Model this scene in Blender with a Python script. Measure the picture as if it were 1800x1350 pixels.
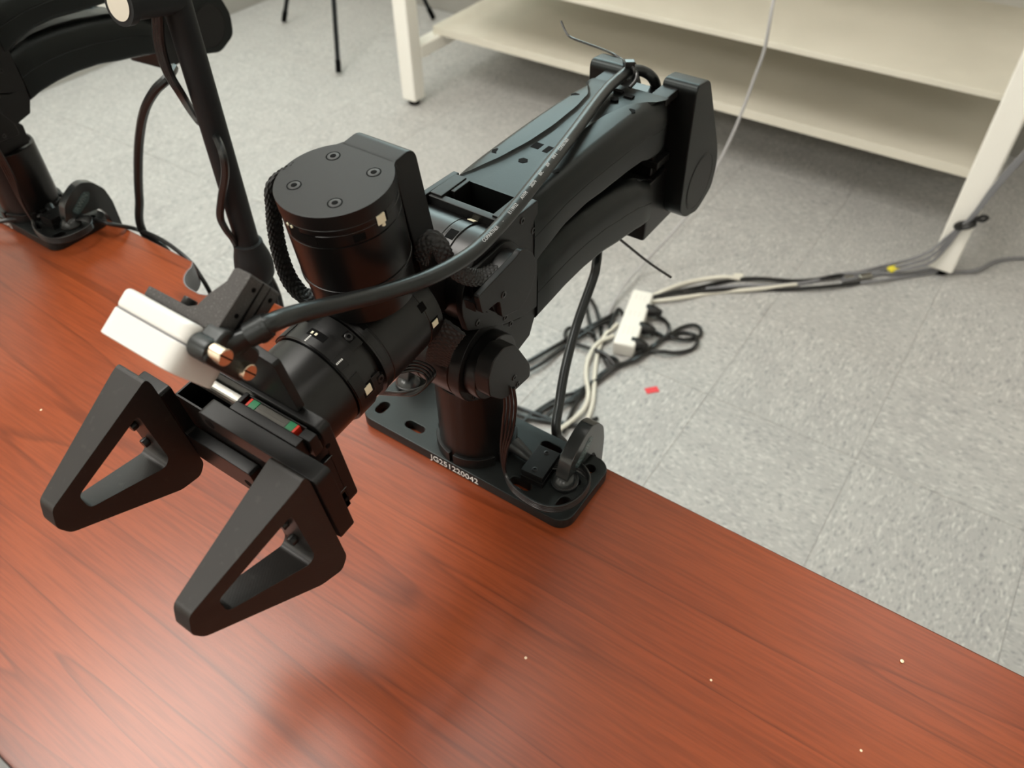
import bpy, bmesh, math, random
from mathutils import Vector, Matrix
random.seed(7)
C = bpy.context.scene.collection
for o in list(bpy.data.objects):
    bpy.data.objects.remove(o)
PI = math.pi
sin, cos, rad = math.sin, math.cos, math.radians
# ------------------------------------------------------------------ units
# The model is laid out in "desk units" (1 unit = 0.8 m) around the arm's base on the desk top;
# S and OFF turn that into metres with the floor at z = 0.
S = 0.8
OFF = Vector((0, 0, 0.73))
FLOOR = -0.9125
def Wd(v):
    return Vector(v) * S + OFF
# ------------------------------------------------------------------ camera
FPX = 1391.5
CAM = Vector((0.2945, -0.3690, 0.55))
yaw, pitch, roll = -0.61164157, 0.78352526, -0.0154601
F0 = Vector((sin(yaw), cos(yaw), 0)); R0 = Vector((cos(yaw), -sin(yaw), 0)); U0 = Vector((0, 0, 1))
FWD = F0 * cos(pitch) - U0 * sin(pitch)
UP0 = F0 * sin(pitch) + U0 * cos(pitch)
RGT = R0 * cos(roll) + UP0 * sin(roll)
UPV = -R0 * sin(roll) + UP0 * cos(roll)
cd = bpy.data.cameras.new('camera'); cam = bpy.data.objects.new('camera', cd); C.objects.link(cam)
m3 = Matrix((RGT, UPV, -FWD)).transposed()
cam.matrix_world = Matrix.Translation(Wd(CAM)) @ m3.to_4x4()
cd.sensor_fit = 'HORIZONTAL'; cd.sensor_width = 36.0; cd.lens = 36.0 * FPX / 1800.0
cd.clip_start = 0.02; cd.clip_end = 50
cd.dof.use_dof = True; cd.dof.focus_distance = 0.50 * S + 0.03
cd.dof.aperture_fstop = (cd.lens / 1000.0) / 0.0024
bpy.context.scene.camera = cam
def ray(px, py):
    return RGT * ((px - 900) / FPX) - UPV * ((py - 675) / FPX) + FWD
def pin(px, py, ax, val):            # the point of the plane (axis ax = val) seen at a pixel of the photograph
    d = ray(px, py); t = (val - CAM[ax]) / d[ax]
    return CAM + d * t
def pd(px, py, depth):
    return CAM + ray(px, py) * depth
# ------------------------------------------------------------------ world, lights, exposure
sc = bpy.context.scene
sc.cycles.caustics_reflective = False; sc.cycles.caustics_refractive = False
w = bpy.data.worlds.new('world'); sc.world = w; w.use_nodes = True
w.node_tree.nodes['Background'].inputs[0].default_value = (0.9, 0.95, 1.0, 1)
w.node_tree.nodes['Background'].inputs[1].default_value = 0.05
vs = sc.view_settings
vs.view_transform = 'Standard'; vs.look = 'None'; vs.exposure = -0.55; vs.gamma = 1.0; vs.use_curve_mapping = False
CEIL = 2.75
LIGHTS = [(-0.54, 0.00, .28, 1.18, 13), (-1.13, -0.30, .78, 1.18, 52), (-0.42, -2.75, .56, 1.12, 58), (-1.75, -2.75, .56, 1.12, 54),
          (1.05, -2.75, .56, 1.12, 14), (1.05, 0.06, .56, 1.12, 1.5), (-1.85, 1.30, .56, 1.12, 10), (0.6, 1.72, .56, 1.12, 2)]
for i, (x, y, sx, sy, pw) in enumerate(LIGHTS):
    ld = bpy.data.lights.new('ceiling_lamp', 'AREA'); ld.shape = 'RECTANGLE'; ld.size = sx; ld.size_y = sy
    ld.energy = pw; ld.color = (1.0, 0.965, 0.90)
    lo = bpy.data.objects.new('ceiling_lamp', ld); C.objects.link(lo); lo.location = (x, y, CEIL - 0.035)
# ------------------------------------------------------------------ materials
def mat(name, col, rough=0.5, metal=0.0, spec=0.5, bump=None, vary=None, coat=0.0, emis=None, trans=0.0, tint=None):
    m = bpy.data.materials.new(name); m.use_nodes = True
    nt = m.node_tree; b = nt.nodes['Principled BSDF']
    b.inputs['Base Color'].default_value = (*col, 1); b.inputs['Roughness'].default_value = rough
    b.inputs['Metallic'].default_value = metal; b.inputs['Specular IOR Level'].default_value = spec
    if tint: b.inputs['Specular Tint'].default_value = (*tint, 1)
    if coat: b.inputs['Coat Weight'].default_value = coat; b.inputs['Coat Roughness'].default_value = 0.2
    if trans: b.inputs['Transmission Weight'].default_value = trans
    if emis:
        b.inputs['Emission Color'].default_value = (*emis[0], 1); b.inputs['Emission Strength'].default_value = emis[1]
    tc = nt.nodes.new('ShaderNodeTexCoord')
    if bump:
        n = nt.nodes.new('ShaderNodeTexNoise'); n.inputs['Scale'].default_value = bump[0]; n.inputs['Detail'].default_value = 3
        nt.links.new(tc.outputs['Object'], n.inputs['Vector'])
        bp = nt.nodes.new('ShaderNodeBump'); bp.inputs['Strength'].default_value = bump[1]; bp.inputs['Distance'].default_value = bump[2]
        nt.links.new(n.outputs['Fac'], bp.inputs['Height']); nt.links.new(bp.outputs['Normal'], b.inputs['Normal'])
    if vary:
        n = nt.nodes.new('ShaderNodeTexNoise'); n.inputs['Scale'].default_value = vary[0]; n.inputs['Detail'].default_value = 4
        nt.links.new(tc.outputs['Object'], n.inputs['Vector'])
        r = nt.nodes.new('ShaderNodeValToRGB')
        r.color_ramp.elements[0].position = vary[2]; r.color_ramp.elements[1].position = vary[3]
        r.color_ramp.elements[0].color = (*col, 1); r.color_ramp.elements[1].color = (*vary[1], 1)
        nt.links.new(n.outputs['Fac'], r.inputs['Fac']); nt.links.new(r.outputs['Color'], b.inputs['Base Color'])
    return m
TEAL = (0.90, 1.0, 1.0)  # teal cast of reflected light, put into the specular tint
M = {}
M['anod'] = mat('black_anodised_metal', (0.0042, 0.0041, 0.0039), 0.40, spec=0.29, bump=(2500, 0.10, 0.0004))
M['motor'] = mat('black_motor_housing', (0.0035, 0.0033, 0.0032), 0.31, spec=0.38, bump=(3000, 0.08, 0.0003))
M['shell'] = mat('black_plastic_shell', (0.0030, 0.0033, 0.0031), 0.37, spec=0.26, bump=(2200, 0.12, 0.0003), tint=TEAL)
M['plate'] = mat('black_base_plate', (0.0070, 0.0075, 0.0072), 0.42, spec=0.36, bump=(2500, 0.08, 0.0003),
                 vary=(900, (0.04, 0.04, 0.04), 0.74, 0.80), tint=(0.88, 1, 1))
M['print'] = mat('black_printed_plastic', (0.013, 0.0115, 0.0105), 0.42, spec=0.36, vary=(260, (0.026, 0.023, 0.021), 0.62, 0.78))
M['greyprint'] = mat('grey_printed_plastic', (0.045, 0.042, 0.040), 0.75, spec=0.4, bump=(900, 0.3, 0.0006), vary=(1500, (0.16, 0.15, 0.145), 0.60, 0.78))
M['hole'] = mat('matte_black_and_hole_shade', (0.002, 0.002, 0.002), 0.8, spec=0.1)  # shade inside holes as flat black; also plain black for feet and lenses
M['screw'] = mat('black_screw', (0.008, 0.008, 0.008), 0.30, spec=0.4)
M['rubber'] = mat('black_cable_rubber', (0.0065, 0.0072, 0.0072), 0.36, spec=0.42, bump=(400, 0.08, 0.0005), tint=(0.95, 1, 1))
M['wire'] = mat('black_wire', (0.0075, 0.0075, 0.0075), 0.30, spec=0.5)
M['braid'] = mat('black_braided_sleeve', (0.014, 0.014, 0.014), 0.6, spec=0.4)
M['whitecam'] = mat('white_camera_shell', (0.60, 0.59, 0.56), 0.28, spec=0.5)
M['whiteconn'] = mat('cream_connector', (0.75, 0.70, 0.52), 0.45)
M['gold'] = mat('nickel_thumb_screw', (0.72, 0.60, 0.46), 0.22, metal=1.0)
M['steel'] = mat('steel_rail', (0.34, 0.33, 0.30), 0.36, metal=1.0, vary=(500, (0.55, 0.53, 0.48), 0.55, 0.75))
M['dullsteel'] = mat('dull_steel_block', (0.10, 0.095, 0.085), 0.5, metal=0.6)
M['chrome'] = mat('chrome', (0.75, 0.70, 0.63), 0.2, metal=1.0)
M['green'] = mat('green_end_cap', (0.015, 0.19, 0.075), 0.4)
M['red'] = mat('red_seal', (0.62, 0.035, 0.015), 0.4)
M['orange'] = mat('orange_button', (0.75, 0.08, 0.03), 0.4)
M['clamp'] = mat('grey_clamp_plastic', (0.024, 0.027, 0.027), 0.22, spec=0.5)
M['clampdk'] = mat('dark_clamp_panel', (0.035, 0.06, 0.06), 0.3)
M['letter'] = mat('raised_lettering', (0.13, 0.17, 0.17), 0.35)
M['ink'] = mat('white_ink', (0.72, 0.72, 0.70), 0.6)
M['inkdim'] = mat('worn_white_ink', (0.40, 0.41, 0.41), 0.6)
M['whitepaint'] = mat('cream_white_powder_coat', (0.91, 0.885, 0.815), 0.38, spec=0.4)
M['shelf'] = mat('beige_shelf_laminate', (0.74, 0.70, 0.60), 0.5, spec=0.35, vary=(5, (0.68, 0.645, 0.55), 0.4, 0.7))
M['wall'] = mat('painted_wall', (0.76, 0.74, 0.69), 0.8)
M['ceil'] = mat('white_ceiling', (0.84, 0.83, 0.80), 0.9)
M['cove'] = mat('grey_vinyl_base', (0.34, 0.33, 0.30), 0.5)
M['wcable'] = mat('white_cable', (0.70, 0.67, 0.58), 0.45)
M['gcable'] = mat('grey_cable', (0.20, 0.20, 0.21), 0.45)
M['clearcable'] = mat('pale_grey_thin_cable', (0.40, 0.39, 0.39), 0.35)
M['strip'] = mat('white_power_strip', (0.82, 0.80, 0.74), 0.35)
M['stripmark'] = mat('pale_outlet_recess', (0.62, 0.60, 0.55), 0.5)
M['yellow'] = mat('yellow_tag', (0.85, 0.72, 0.05), 0.5)
M['redbit'] = mat('red_paper', (0.75, 0.06, 0.07), 0.6)
M['crumb'] = mat('pale_crumb', (0.85, 0.75, 0.5), 0.7)
M['device'] = mat('dark_device', (0.03, 0.028, 0.028), 0.35)
M['rim'] = mat('grey_device_rim', (0.16, 0.155, 0.15), 0.6, spec=0.3)
M['tri'] = mat('black_tripod_metal', (0.011, 0.0125, 0.0135), 0.55, spec=0.2)
M['edge'] = mat('cherry_edge_band', (0.10, 0.022, 0.010), 0.5)
M['diff'] = mat('light_diffuser', (0.9, 0.9, 0.9), 0.6, emis=((1.0, 0.95, 0.87), 3.0))
M['daylight'] = mat('daylit_window_pane', (0.6, 0.7, 0.7), 0.2, emis=((0.74, 0.99, 1.0), 12.0))
M['frame'] = mat('light_frame', (0.7, 0.7, 0.68), 0.5)
M['underdesk'] = mat('dark_laminate', (0.05, 0.03, 0.025), 0.6)

def layer_print():
    m = M['print']; nt = m.node_tree; b = nt.nodes['Principled BSDF']
    tc = nt.nodes.new('ShaderNodeTexCoord')
    wv = nt.nodes.new('ShaderNodeTexWave'); wv.wave_type = 'BANDS'; wv.bands_direction = 'DIAGONAL'
    wv.inputs['Scale'].default_value = 420; wv.inputs['Distortion'].default_value = 0.4
    nt.links.new(tc.outputs['Object'], wv.inputs['Vector'])
    bp = nt.nodes.new('ShaderNodeBump'); bp.inputs['Strength'].default_value = 0.05; bp.inputs['Distance'].default_value = 0.0002
    nt.links.new(wv.outputs['Fac'], bp.inputs['Height']); nt.links.new(bp.outputs['Normal'], b.inputs['Normal'])
layer_print()

def wood():
    m = bpy.data.materials.new('cherry_laminate'); m.use_nodes = True
    nt = m.node_tree; N = nt.nodes; L = nt.links; b = N['Principled BSDF']
    tc = N.new('ShaderNodeTexCoord')
    def mapping(sx, sy, sz=1.0):
        mp = N.new('ShaderNodeMapping'); mp.inputs['Scale'].default_value = (sx, sy, sz)
        L.new(tc.outputs['Object'], mp.inputs['Vector']); return mp
    def ramp(src, p0, c0, p1, c1):
        r = N.new('ShaderNodeValToRGB'); e = r.color_ramp.elements
        e[0].position = p0; e[0].color = c0; e[1].position = p1; e[1].color = c1
        L.new(src, r.inputs['Fac']); return r
    # broad cathedral figure: bands across y, bent by slow noise
    mp = mapping(0.42, 6.5)
    n1 = N.new('ShaderNodeTexNoise'); n1.inputs['Scale'].default_value = 2.2; n1.inputs['Detail'].default_value = 2.0; n1.inputs['Roughness'].default_value = 0.4
    L.new(mp.outputs[0], n1.inputs['Vector'])
    mul = N.new('ShaderNodeMath'); mul.operation = 'MULTIPLY'; mul.inputs[1].default_value = 9.5; L.new(n1.outputs['Fac'], mul.inputs[0])
    fr = N.new('ShaderNodeMath'); fr.operation = 'FRACT'; L.new(mul.outputs[0], fr.inputs[0])
    line = N.new('ShaderNodeValToRGB'); e = line.color_ramp.elements
    e[0].position = 0.0; e[0].color = (1, 1, 1, 1); e[1].position = 0.87; e[1].color = (0.86, 0.86, 0.86, 1)
    e2 = line.color_ramp.elements.new(0.965); e2.color = (0.36, 0.34, 0.32, 1)
    e3 = line.color_ramp.elements.new(1.0); e3.color = (0.96, 0.96, 0.96, 1)
    L.new(fr.outputs[0], line.inputs['Fac'])
    # fine pores
    mp2 = mapping(26, 520)
    n2 = N.new('ShaderNodeTexNoise'); n2.inputs['Scale'].default_value = 1.0; n2.inputs['Detail'].default_value = 3.0
    L.new(mp2.outputs[0], n2.inputs['Vector'])
    pores = ramp(n2.outputs['Fac'], 0.34, (0.76, 0.74, 0.72, 1), 0.62, (1.06, 1.06, 1.06, 1))
    # blotches
    mp3 = mapping(3, 9)
    n3 = N.new('ShaderNodeTexNoise'); n3.inputs['Scale'].default_value = 1.3; n3.inputs['Detail'].default_value = 3.0
    L.new(mp3.outputs[0], n3.inputs['Vector'])
    base = ramp(n3.outputs['Fac'], 0.3, (0.195, 0.0365, 0.0100, 1), 0.72, (0.260, 0.056, 0.0155, 1))
    x1 = N.new('ShaderNodeMixRGB'); x1.blend_type = 'MULTIPLY'; x1.inputs[0].default_value = 0.50
    L.new(base.outputs[0], x1.inputs[1]); L.new(line.outputs[0], x1.inputs[2])
    x2 = N.new('ShaderNodeMixRGB'); x2.blend_type = 'MULTIPLY'; x2.inputs[0].default_value = 0.75
    L.new(x1.outputs[0], x2.inputs[1]); L.new(pores.outputs[0], x2.inputs[2])
    # tiny pale specks of wear
    n4 = N.new('ShaderNodeTexVoronoi'); n4.inputs['Scale'].default_value = 26; L.new(tc.outputs['Object'], n4.inputs['Vector'])
    sp = ramp(n4.outputs['Distance'], 0.018, (1, 1, 1, 1), 0.026, (0, 0, 0, 1))
    x3 = N.new('ShaderNodeMixRGB'); x3.inputs[2].default_value = (0.75, 0.6, 0.42, 1)
    L.new(sp.outputs[0], x3.inputs[0]); L.new(x2.outputs[0], x3.inputs[1])
    L.new(x3.outputs[0], b.inputs['Base Color'])
    b.inputs['Roughness'].default_value = 0.28; b.inputs['Specular IOR Level'].default_value = 0.5
    n5 = N.new('ShaderNodeTexNoise'); n5.inputs['Scale'].default_value = 900; L.new(tc.outputs['Object'], n5.inputs['Vector'])
    bp = N.new('ShaderNodeBump'); bp.inputs['Strength'].default_value = 0.05; bp.inputs['Distance'].default_value = 0.0004
    L.new(n5.outputs['Fac'], bp.inputs['Height']); L.new(bp.outputs['Normal'], b.inputs['Normal'])
    return m
M['wood'] = wood()

def tilemat():
    m = bpy.data.materials.new('marbled_vinyl_tile'); m.use_nodes = True
    nt = m.node_tree; N = nt.nodes; L = nt.links; b = N['Principled BSDF']
    tc = N.new('ShaderNodeTexCoord'); oi = N.new('ShaderNodeObjectInfo')
    sc_ = N.new('ShaderNodeVectorMath'); sc_.operation = 'SCALE'; sc_.inputs[0].default_value = (37.0, 91.0, 13.0)
    L.new(oi.outputs['Random'], sc_.inputs['Scale'])
    ad = N.new('ShaderNodeVectorMath'); ad.operation = 'ADD'
    L.new(tc.outputs['Object'], ad.inputs[0]); L.new(sc_.outputs[0], ad.inputs[1])
    def flecks(sx, sy, p0, p1, off):
        mp = N.new('ShaderNodeMapping'); mp.inputs['Scale'].default_value = (sx, sy, 1); mp.inputs['Location'].default_value = (off, off * 2, 0)
        L.new(ad.outputs[0], mp.inputs['Vector'])
        n = N.new('ShaderNodeTexNoise'); n.inputs['Scale'].default_value = 1; n.inputs['Detail'].default_value = 2.5; n.inputs['Roughness'].default_value = 0.6
        L.new(mp.outputs[0], n.inputs['Vector'])
        r = N.new('ShaderNodeValToRGB'); r.color_ramp.elements[0].position = p0; r.color_ramp.elements[1].position = p1
        L.new(n.outputs['Fac'], r.inputs['Fac']); return r
    dk = flecks(85, 230, 0.54, 0.68, 0); lt = flecks(75, 200, 0.55, 0.68, 5); bl = flecks(9, 16, 0.3, 0.75, 9)
    mx0 = N.new('ShaderNodeMixRGB'); mx0.inputs[1].default_value = (0.405, 0.398, 0.388, 1); mx0.inputs[2].default_value = (0.462, 0.455, 0.440, 1)
    L.new(bl.outputs[0], mx0.inputs[0])
    mx1 = N.new('ShaderNodeMixRGB'); mx1.inputs[2].default_value = (0.26, 0.26, 0.262, 1); L.new(dk.outputs[0], mx1.inputs[0]); L.new(mx0.outputs[0], mx1.inputs[1])
    mx2 = N.new('ShaderNodeMixRGB'); mx2.inputs[2].default_value = (0.60, 0.595, 0.565, 1); L.new(lt.outputs[0], mx2.inputs[0]); L.new(mx1.outputs[0], mx2.inputs[1])
    L.new(mx2.outputs[0], b.inputs['Base Color']); b.inputs['Roughness'].default_value = 0.42; b.inputs['Specular IOR Level'].default_value = 0.35
    return m
M['tile'] = tilemat()
M['joint'] = mat('tile_joint', (0.31, 0.31, 0.30), 0.8)
# ------------------------------------------------------------------ mesh builder
ID = Matrix.Identity(4)
def frame(origin, cols):
    m = Matrix.Identity(4)
    for k in range(3):
        for r in range(3): m[r][k] = cols[k][r]
    m.translation = Vector(origin); return m
PT = rad(6.45)
FW = frame((0, -0.1123, 0.3295), [(1, 0, 0), (0, cos(PT), sin(PT)), (0, -sin(PT), cos(PT))])     # hand frame on the yaw axis
FK = FW @ frame((0, -0.139, -0.0037), [(1, 0, 0), (0, -0.89503, -0.44601), (0, 0.44601, -0.89503)])  # camera-on-hand frame
def pinF(F, px, py, ax, val):
    Fi = F.inverted(); o = Fi @ CAM; d = Fi.to_3x3() @ ray(px, py); t = (val - o[ax]) / d[ax]
    return o + d * t
def put(ax, h, a, b):
    return (h, a, b) if ax == 0 else ((a, h, b) if ax == 1 else (a, b, h))
def arc(cx, cy, r, a0, a1, n):
    return [(cx + r * cos(rad(a0 + (a1 - a0) * i / n)), cy + r * sin(rad(a0 + (a1 - a0) * i / n))) for i in range(n + 1)]
def rrect(x0, y0, x1, y1, r, n=5):
    return arc(x1 - r, y1 - r, r, 0, 90, n) + arc(x0 + r, y1 - r, r, 90, 180, n) + arc(x0 + r, y0 + r, r, 180, 270, n) + arc(x1 - r, y0 + r, r, 270, 360, n)
def roundpoly(pts, r, n=4):
    out = []
    k = len(pts)
    for i in range(k):
        p = Vector(pts[i]); a = Vector(pts[i - 1]) - p; b = Vector(pts[(i + 1) % k]) - p
        rr = min(r, a.length * .45, b.length * .45)
        p0 = p + a.normalized() * rr; p1 = p + b.normalized() * rr
        for j in range(n + 1):
            t = j / n
            q = p0 * (1 - t) ** 2 + p * 2 * t * (1 - t) + p1 * t * t
            out.append((q.x, q.y))
    return out
def spline(pts, n=8, closed=False):
    P = [Vector(p) for p in pts]; k = len(P); out = []
    rng = range(k) if closed else range(k - 1)
    for i in rng:
        p1 = P[i]; p2 = P[(i + 1) % k]
        p0 = P[i - 1] if (closed or i > 0) else p1 * 2 - p2
        p3 = P[(i + 2) % k] if (closed or i + 2 < k) else p2 * 2 - p1
        for j in range(n):
            t = j / n
            out.append(0.5 * ((2 * p1) + (p2 - p0) * t + (2 * p0 - 5 * p1 + 4 * p2 - p3) * t * t + (3 * p1 - p0 - 3 * p2 + p3) * t ** 3))
    if not closed: out.append(P[-1])
    return out
class MB:
    def __init__(self, F=ID, fn=None):
        self.bm = bmesh.new(); self.F = F; self.fn = fn
    def add(self, t, bev=0.0, seg=2, F=None, fn=None):
        bmesh.ops.recalc_face_normals(t, faces=t.faces)
        if bev > 0:
            es = [e for e in t.edges if len(e.link_faces) == 2 and e.calc_face_angle(0) > 0.45]
            if es:
                bmesh.ops.bevel(t, geom=es, offset=bev, offset_type='OFFSET', segments=seg, profile=0.5, affect='EDGES', clamp_overlap=True)
        f = fn or self.fn
        if f:
            for v in t.verts: v.co = Vector(f(v.co))
        t.transform(F if F is not None else self.F)
        me = bpy.data.meshes.new('tmp'); t.to_mesh(me); t.free()
        self.bm.from_mesh(me); bpy.data.meshes.remove(me); return self
    def box(self, a, b, bev=0.0, seg=2, F=None, fn=None):
        t = bmesh.new(); v = [t.verts.new((x, y, z)) for x in (a[0], b[0]) for y in (a[1], b[1]) for z in (a[2], b[2])]
        for q in ((0, 1, 3, 2), (4, 6, 7, 5), (0, 4, 5, 1), (2, 3, 7, 6), (0, 2, 6, 4), (1, 5, 7, 3)): t.faces.new([v[i] for i in q])
        return self.add(t, bev, seg, F, fn)
    def prism(self, poly, ax, lo, hi, bev=0.0, seg=2, holes=(), F=None, fn=None):
        t = bmesh.new()
        if not holes:
            f = t.faces.new([t.verts.new(put(ax, lo, *p)) for p in poly]); fs = [f]
        else:
            es = []
            for lp in [poly] + list(holes):
                vs_ = [t.verts.new(put(ax, lo, *p)) for p in lp]
                es += [t.edges.new((vs_[i], vs_[(i + 1) % len(vs_)])) for i in range(len(vs_))]
            fs = [g for g in bmesh.ops.triangle_fill(t, use_beauty=True, use_dissolve=False, edges=es)['geom'] if isinstance(g, bmesh.types.BMFace)]
        ex = bmesh.ops.extrude_face_region(t, geom=fs)
        d = Vector(put(ax, hi - lo, 0, 0))
        for g in ex['geom']:
            if isinstance(g, bmesh.types.BMVert): g.co += d
        return self.add(t, bev, seg, F, fn)
    def lathe(self, prof, c, ax, n=40, F=None, fn=None, caps=True, a0=0, a1=360):
        t = bmesh.new(); full = abs(a1 - a0) >= 360; rings = []
        k = n if full else n + 1
        for (r, h) in prof:
            rings.append([t.verts.new(Vector(put(ax, h, r * cos(rad(a0 + (a1 - a0) * i / n)), r * sin(rad(a0 + (a1 - a0) * i / n)))) + Vector(put(ax, 0, *c))) for i in range(k)])
        for a, b in zip(rings, rings[1:]):
            for i in range(n if full else n):
                j = (i + 1) % k
                t.faces.new((a[i], a[j], b[j], b[i]))
        if caps and full:
            t.faces.new(rings[0]); t.faces.new(rings[-1])
        return self.add(t, 0, 2, F, fn)
    def cyl(self, c, ax, r, lo, hi, bev=0.0, n=40, F=None, fn=None):
        s = 1 if hi > lo else -1; b = bev * s
        pr = [(r - bev, lo), (r - bev * .3, lo + b * .3), (r, lo + b), (r, hi - b), (r - bev * .3, hi - b * .3), (r - bev, hi)] if bev > 0 else [(r, lo), (r, hi)]
        return self.lathe(pr, c, ax, n, F, fn)
    def arcblock(self, c, ax, r0, r1, lo, hi, a0, a1, n=10, bev=0.0, F=None):
        pts = arc(c[0], c[1], r1, a0, a1, n) + arc(c[0], c[1], r0, a1, a0, n)
        return self.prism(pts, ax, lo, hi, bev, 2, (), F)
    def tube(self, pts, r, n=10, sub=8, closed=False, F=None, rr=None, flat=None):
        P = spline(pts, sub, closed) if sub else [Vector(p) for p in pts]
        t = bmesh.new(); rings = []; k = len(P); nrm = None
        for i, p in enumerate(P):
            a = P[i - 1] if (i > 0 or closed) else p; b = P[(i + 1) % k] if (i < k - 1 or closed) else p
            d = (b - a).normalized() if (b - a).length > 1e-9 else Vector((0, 0, 1))
            if nrm is None:
                nrm = d.cross(Vector((0, 0, 1)))
                if nrm.length < 1e-3: nrm = d.cross(Vector((1, 0, 0)))
            nrm = (nrm - d * nrm.dot(d)).normalized(); bn = d.cross(nrm)
            q = rr(i / (k - 1)) if rr else r
            rings.append([t.verts.new(p + nrm * q * cos(2 * PI * j / n) + bn * q * sin(2 * PI * j / n)) for j in range(n)])
        for a, b in zip(rings, rings[1:]):
            for j in range(n): t.faces.new((a[j], a[(j + 1) % n], b[(j + 1) % n], b[j]))
        if closed:
            for j in range(n): t.faces.new((rings[-1][j], rings[-1][(j + 1) % n], rings[0][(j + 1) % n], rings[0][j]))
        else:
            t.faces.new(rings[0]); t.faces.new(rings[-1])
        return self.add(t, 0, 2, F)
    def sleeve(self, pts, w, th, twist, F=None, step=0.00052, weave=0.00085):
        # flat braided sleeve: an oval tube whose strands stand proud in a woven pattern;
        # twist 1 = broad side towards the viewer's side of the room, 0 = edge on
        P0 = spline(pts, 24); T0 = spline([(t_, 0, 0) for t_ in twist], 24); L = [0]
        for a, b in zip(P0, P0[1:]): L.append(L[-1] + (b - a).length)
        k = max(4, int(L[-1] / step)); t = bmesh.new(); rings = []; n = 72
        at = []
        for i in range(k + 1):
            s_ = L[-1] * i / k; j = next((q for q in range(len(L) - 1) if L[q + 1] >= s_), len(L) - 2)
            u = (s_ - L[j]) / max(1e-9, L[j + 1] - L[j]); at.append((P0[j].lerp(P0[j + 1], u), T0[j].lerp(T0[j + 1], u).x))
        for i, (p, tw) in enumerate(at):
            d = (at[min(k, i + 1)][0] - at[max(0, i - 1)][0]).normalized(); v = (CAM - p).normalized()
            side = d.cross(v).normalized(); face = side.cross(d).normalized()
            an0 = tw * PI / 2
            a = side * sin(an0) + face * cos(an0); b = d.cross(a)
            ring = []
            for j in range(n):
                an = 2 * PI * j / n; ca, sa = cos(an), sin(an)
                h = abs(sin(PI * (i * step / 0.0042 + j * 9 / n)) * sin(PI * (i * step / 0.0042 - j * 9 / n)))
                x = (w / 2) * (abs(ca) ** 0.75) * (1 if ca > 0 else -1); y = (th / 2) * (abs(sa) ** 0.6) * (1 if sa > 0 else -1)
                ring.append(t.verts.new(p + a * (x + weave * h * ca) + b * (y + weave * h * sa)))
            rings.append(ring)
        for a, b in zip(rings, rings[1:]):
            for j in range(n): t.faces.new((a[j], a[(j + 1) % n], b[(j + 1) % n], b[j]))
        t.faces.new(rings[0]); t.faces.new(rings[-1])
        return self.add(t, 0, 2, F)
    def loft(self, rings, F=None, bev=0.0):
        t = bmesh.new(); R = [[t.verts.new(p) for p in r] for r in rings]; n = len(R[0])
        for a, b in zip(R, R[1:]):
            for j in range(n): t.faces.new((a[j], a[(j + 1) % n], b[(j + 1) % n], b[j]))
        t.faces.new(R[0]); t.faces.new(R[-1])
        return self.add(t, bev, 2, F)
    def text(self, s, size, depth, F, align='CENTER'):
        cu = bpy.data.curves.new('tmp', 'FONT'); cu.body = s; cu.size = size; cu.extrude = depth; cu.align_x = align; cu.align_y = 'CENTER'; cu.resolution_u = 3
        ob = bpy.data.objects.new('tmp', cu); C.objects.link(ob)
        me = bpy.data.meshes.new_from_object(ob.evaluated_get(bpy.context.evaluated_depsgraph_get()))
        t = bmesh.new(); t.from_mesh(me); bpy.data.objects.remove(ob); bpy.data.curves.remove(cu); bpy.data.meshes.remove(me)
        return self.add(t, 0, 2, F)
def wrot(o):
    p = o; v = Vector((0, 0, 0))
    while p is not None: v += p.location; p = p.parent
    return v
SPLIT = {'screw', 'vent_hole_shade', 'connector', 'connector_recess_shade', 'shoulder_cheek', 'elbow_tab', 'foot_ring', 'bearing_cap', 'bearing_seal', 'bracket_hole_shade', 'lens',
         'screw_hole_shade', 'panel_line', 'collar', 'outlet_slot', 'screw_recess_shade', 'edge_band'}
def islands(bm):
    # connected pieces whose boxes do not touch, in order along x
    seen, out = set(), []
    for v in bm.verts:
        if v in seen: continue
        st, isl = [v], []
        seen.add(v)
        while st:
            q = st.pop(); isl.append(q)
            for e in q.link_edges:
                r = e.other_vert(q)
                if r not in seen: seen.add(r); st.append(r)
        lo = Vector([min(q.co[k] for q in isl) for k in range(3)]); hi = Vector([max(q.co[k] for q in isl) for k in range(3)])
        out.append([isl, lo, hi])
    done = False
    while not done:
        done = True
        for i in range(len(out)):
            for j in range(i + 1, len(out)):
                if all(out[i][1][k] - .0003 <= out[j][2][k] and out[j][1][k] - .0003 <= out[i][2][k] for k in range(3)):
                    a, b = out[i], out.pop(j)
                    out[i] = [a[0] + b[0], Vector([min(a[1][k], b[1][k]) for k in range(3)]), Vector([max(a[2][k], b[2][k]) for k in range(3)])]
                    done = False; break
            if not done: break
    return sorted(out, key=lambda t: t[1].x)
def obj(name, mb, m, parent=None, label=None, kind=None, loc=None):
    if name in SPLIT:
        mb.bm.verts.index_update(); parts_ = islands(mb.bm)
        if len(parts_) > 1:
            for k, (isl, _, _) in enumerate(parts_):
                q = MB(); q.bm.free(); q.bm = mb.bm.copy(); q.bm.verts.ensure_lookup_table()
                keep = {v.index for v in isl}
                bmesh.ops.delete(q.bm, geom=[v for v in q.bm.verts if v.index not in keep], context='VERTS')
                last = obj1(name, q, m, parent, label, kind, loc)
            mb.bm.free(); return last
    return obj1(name, mb, m, parent, label, kind, loc)
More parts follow.
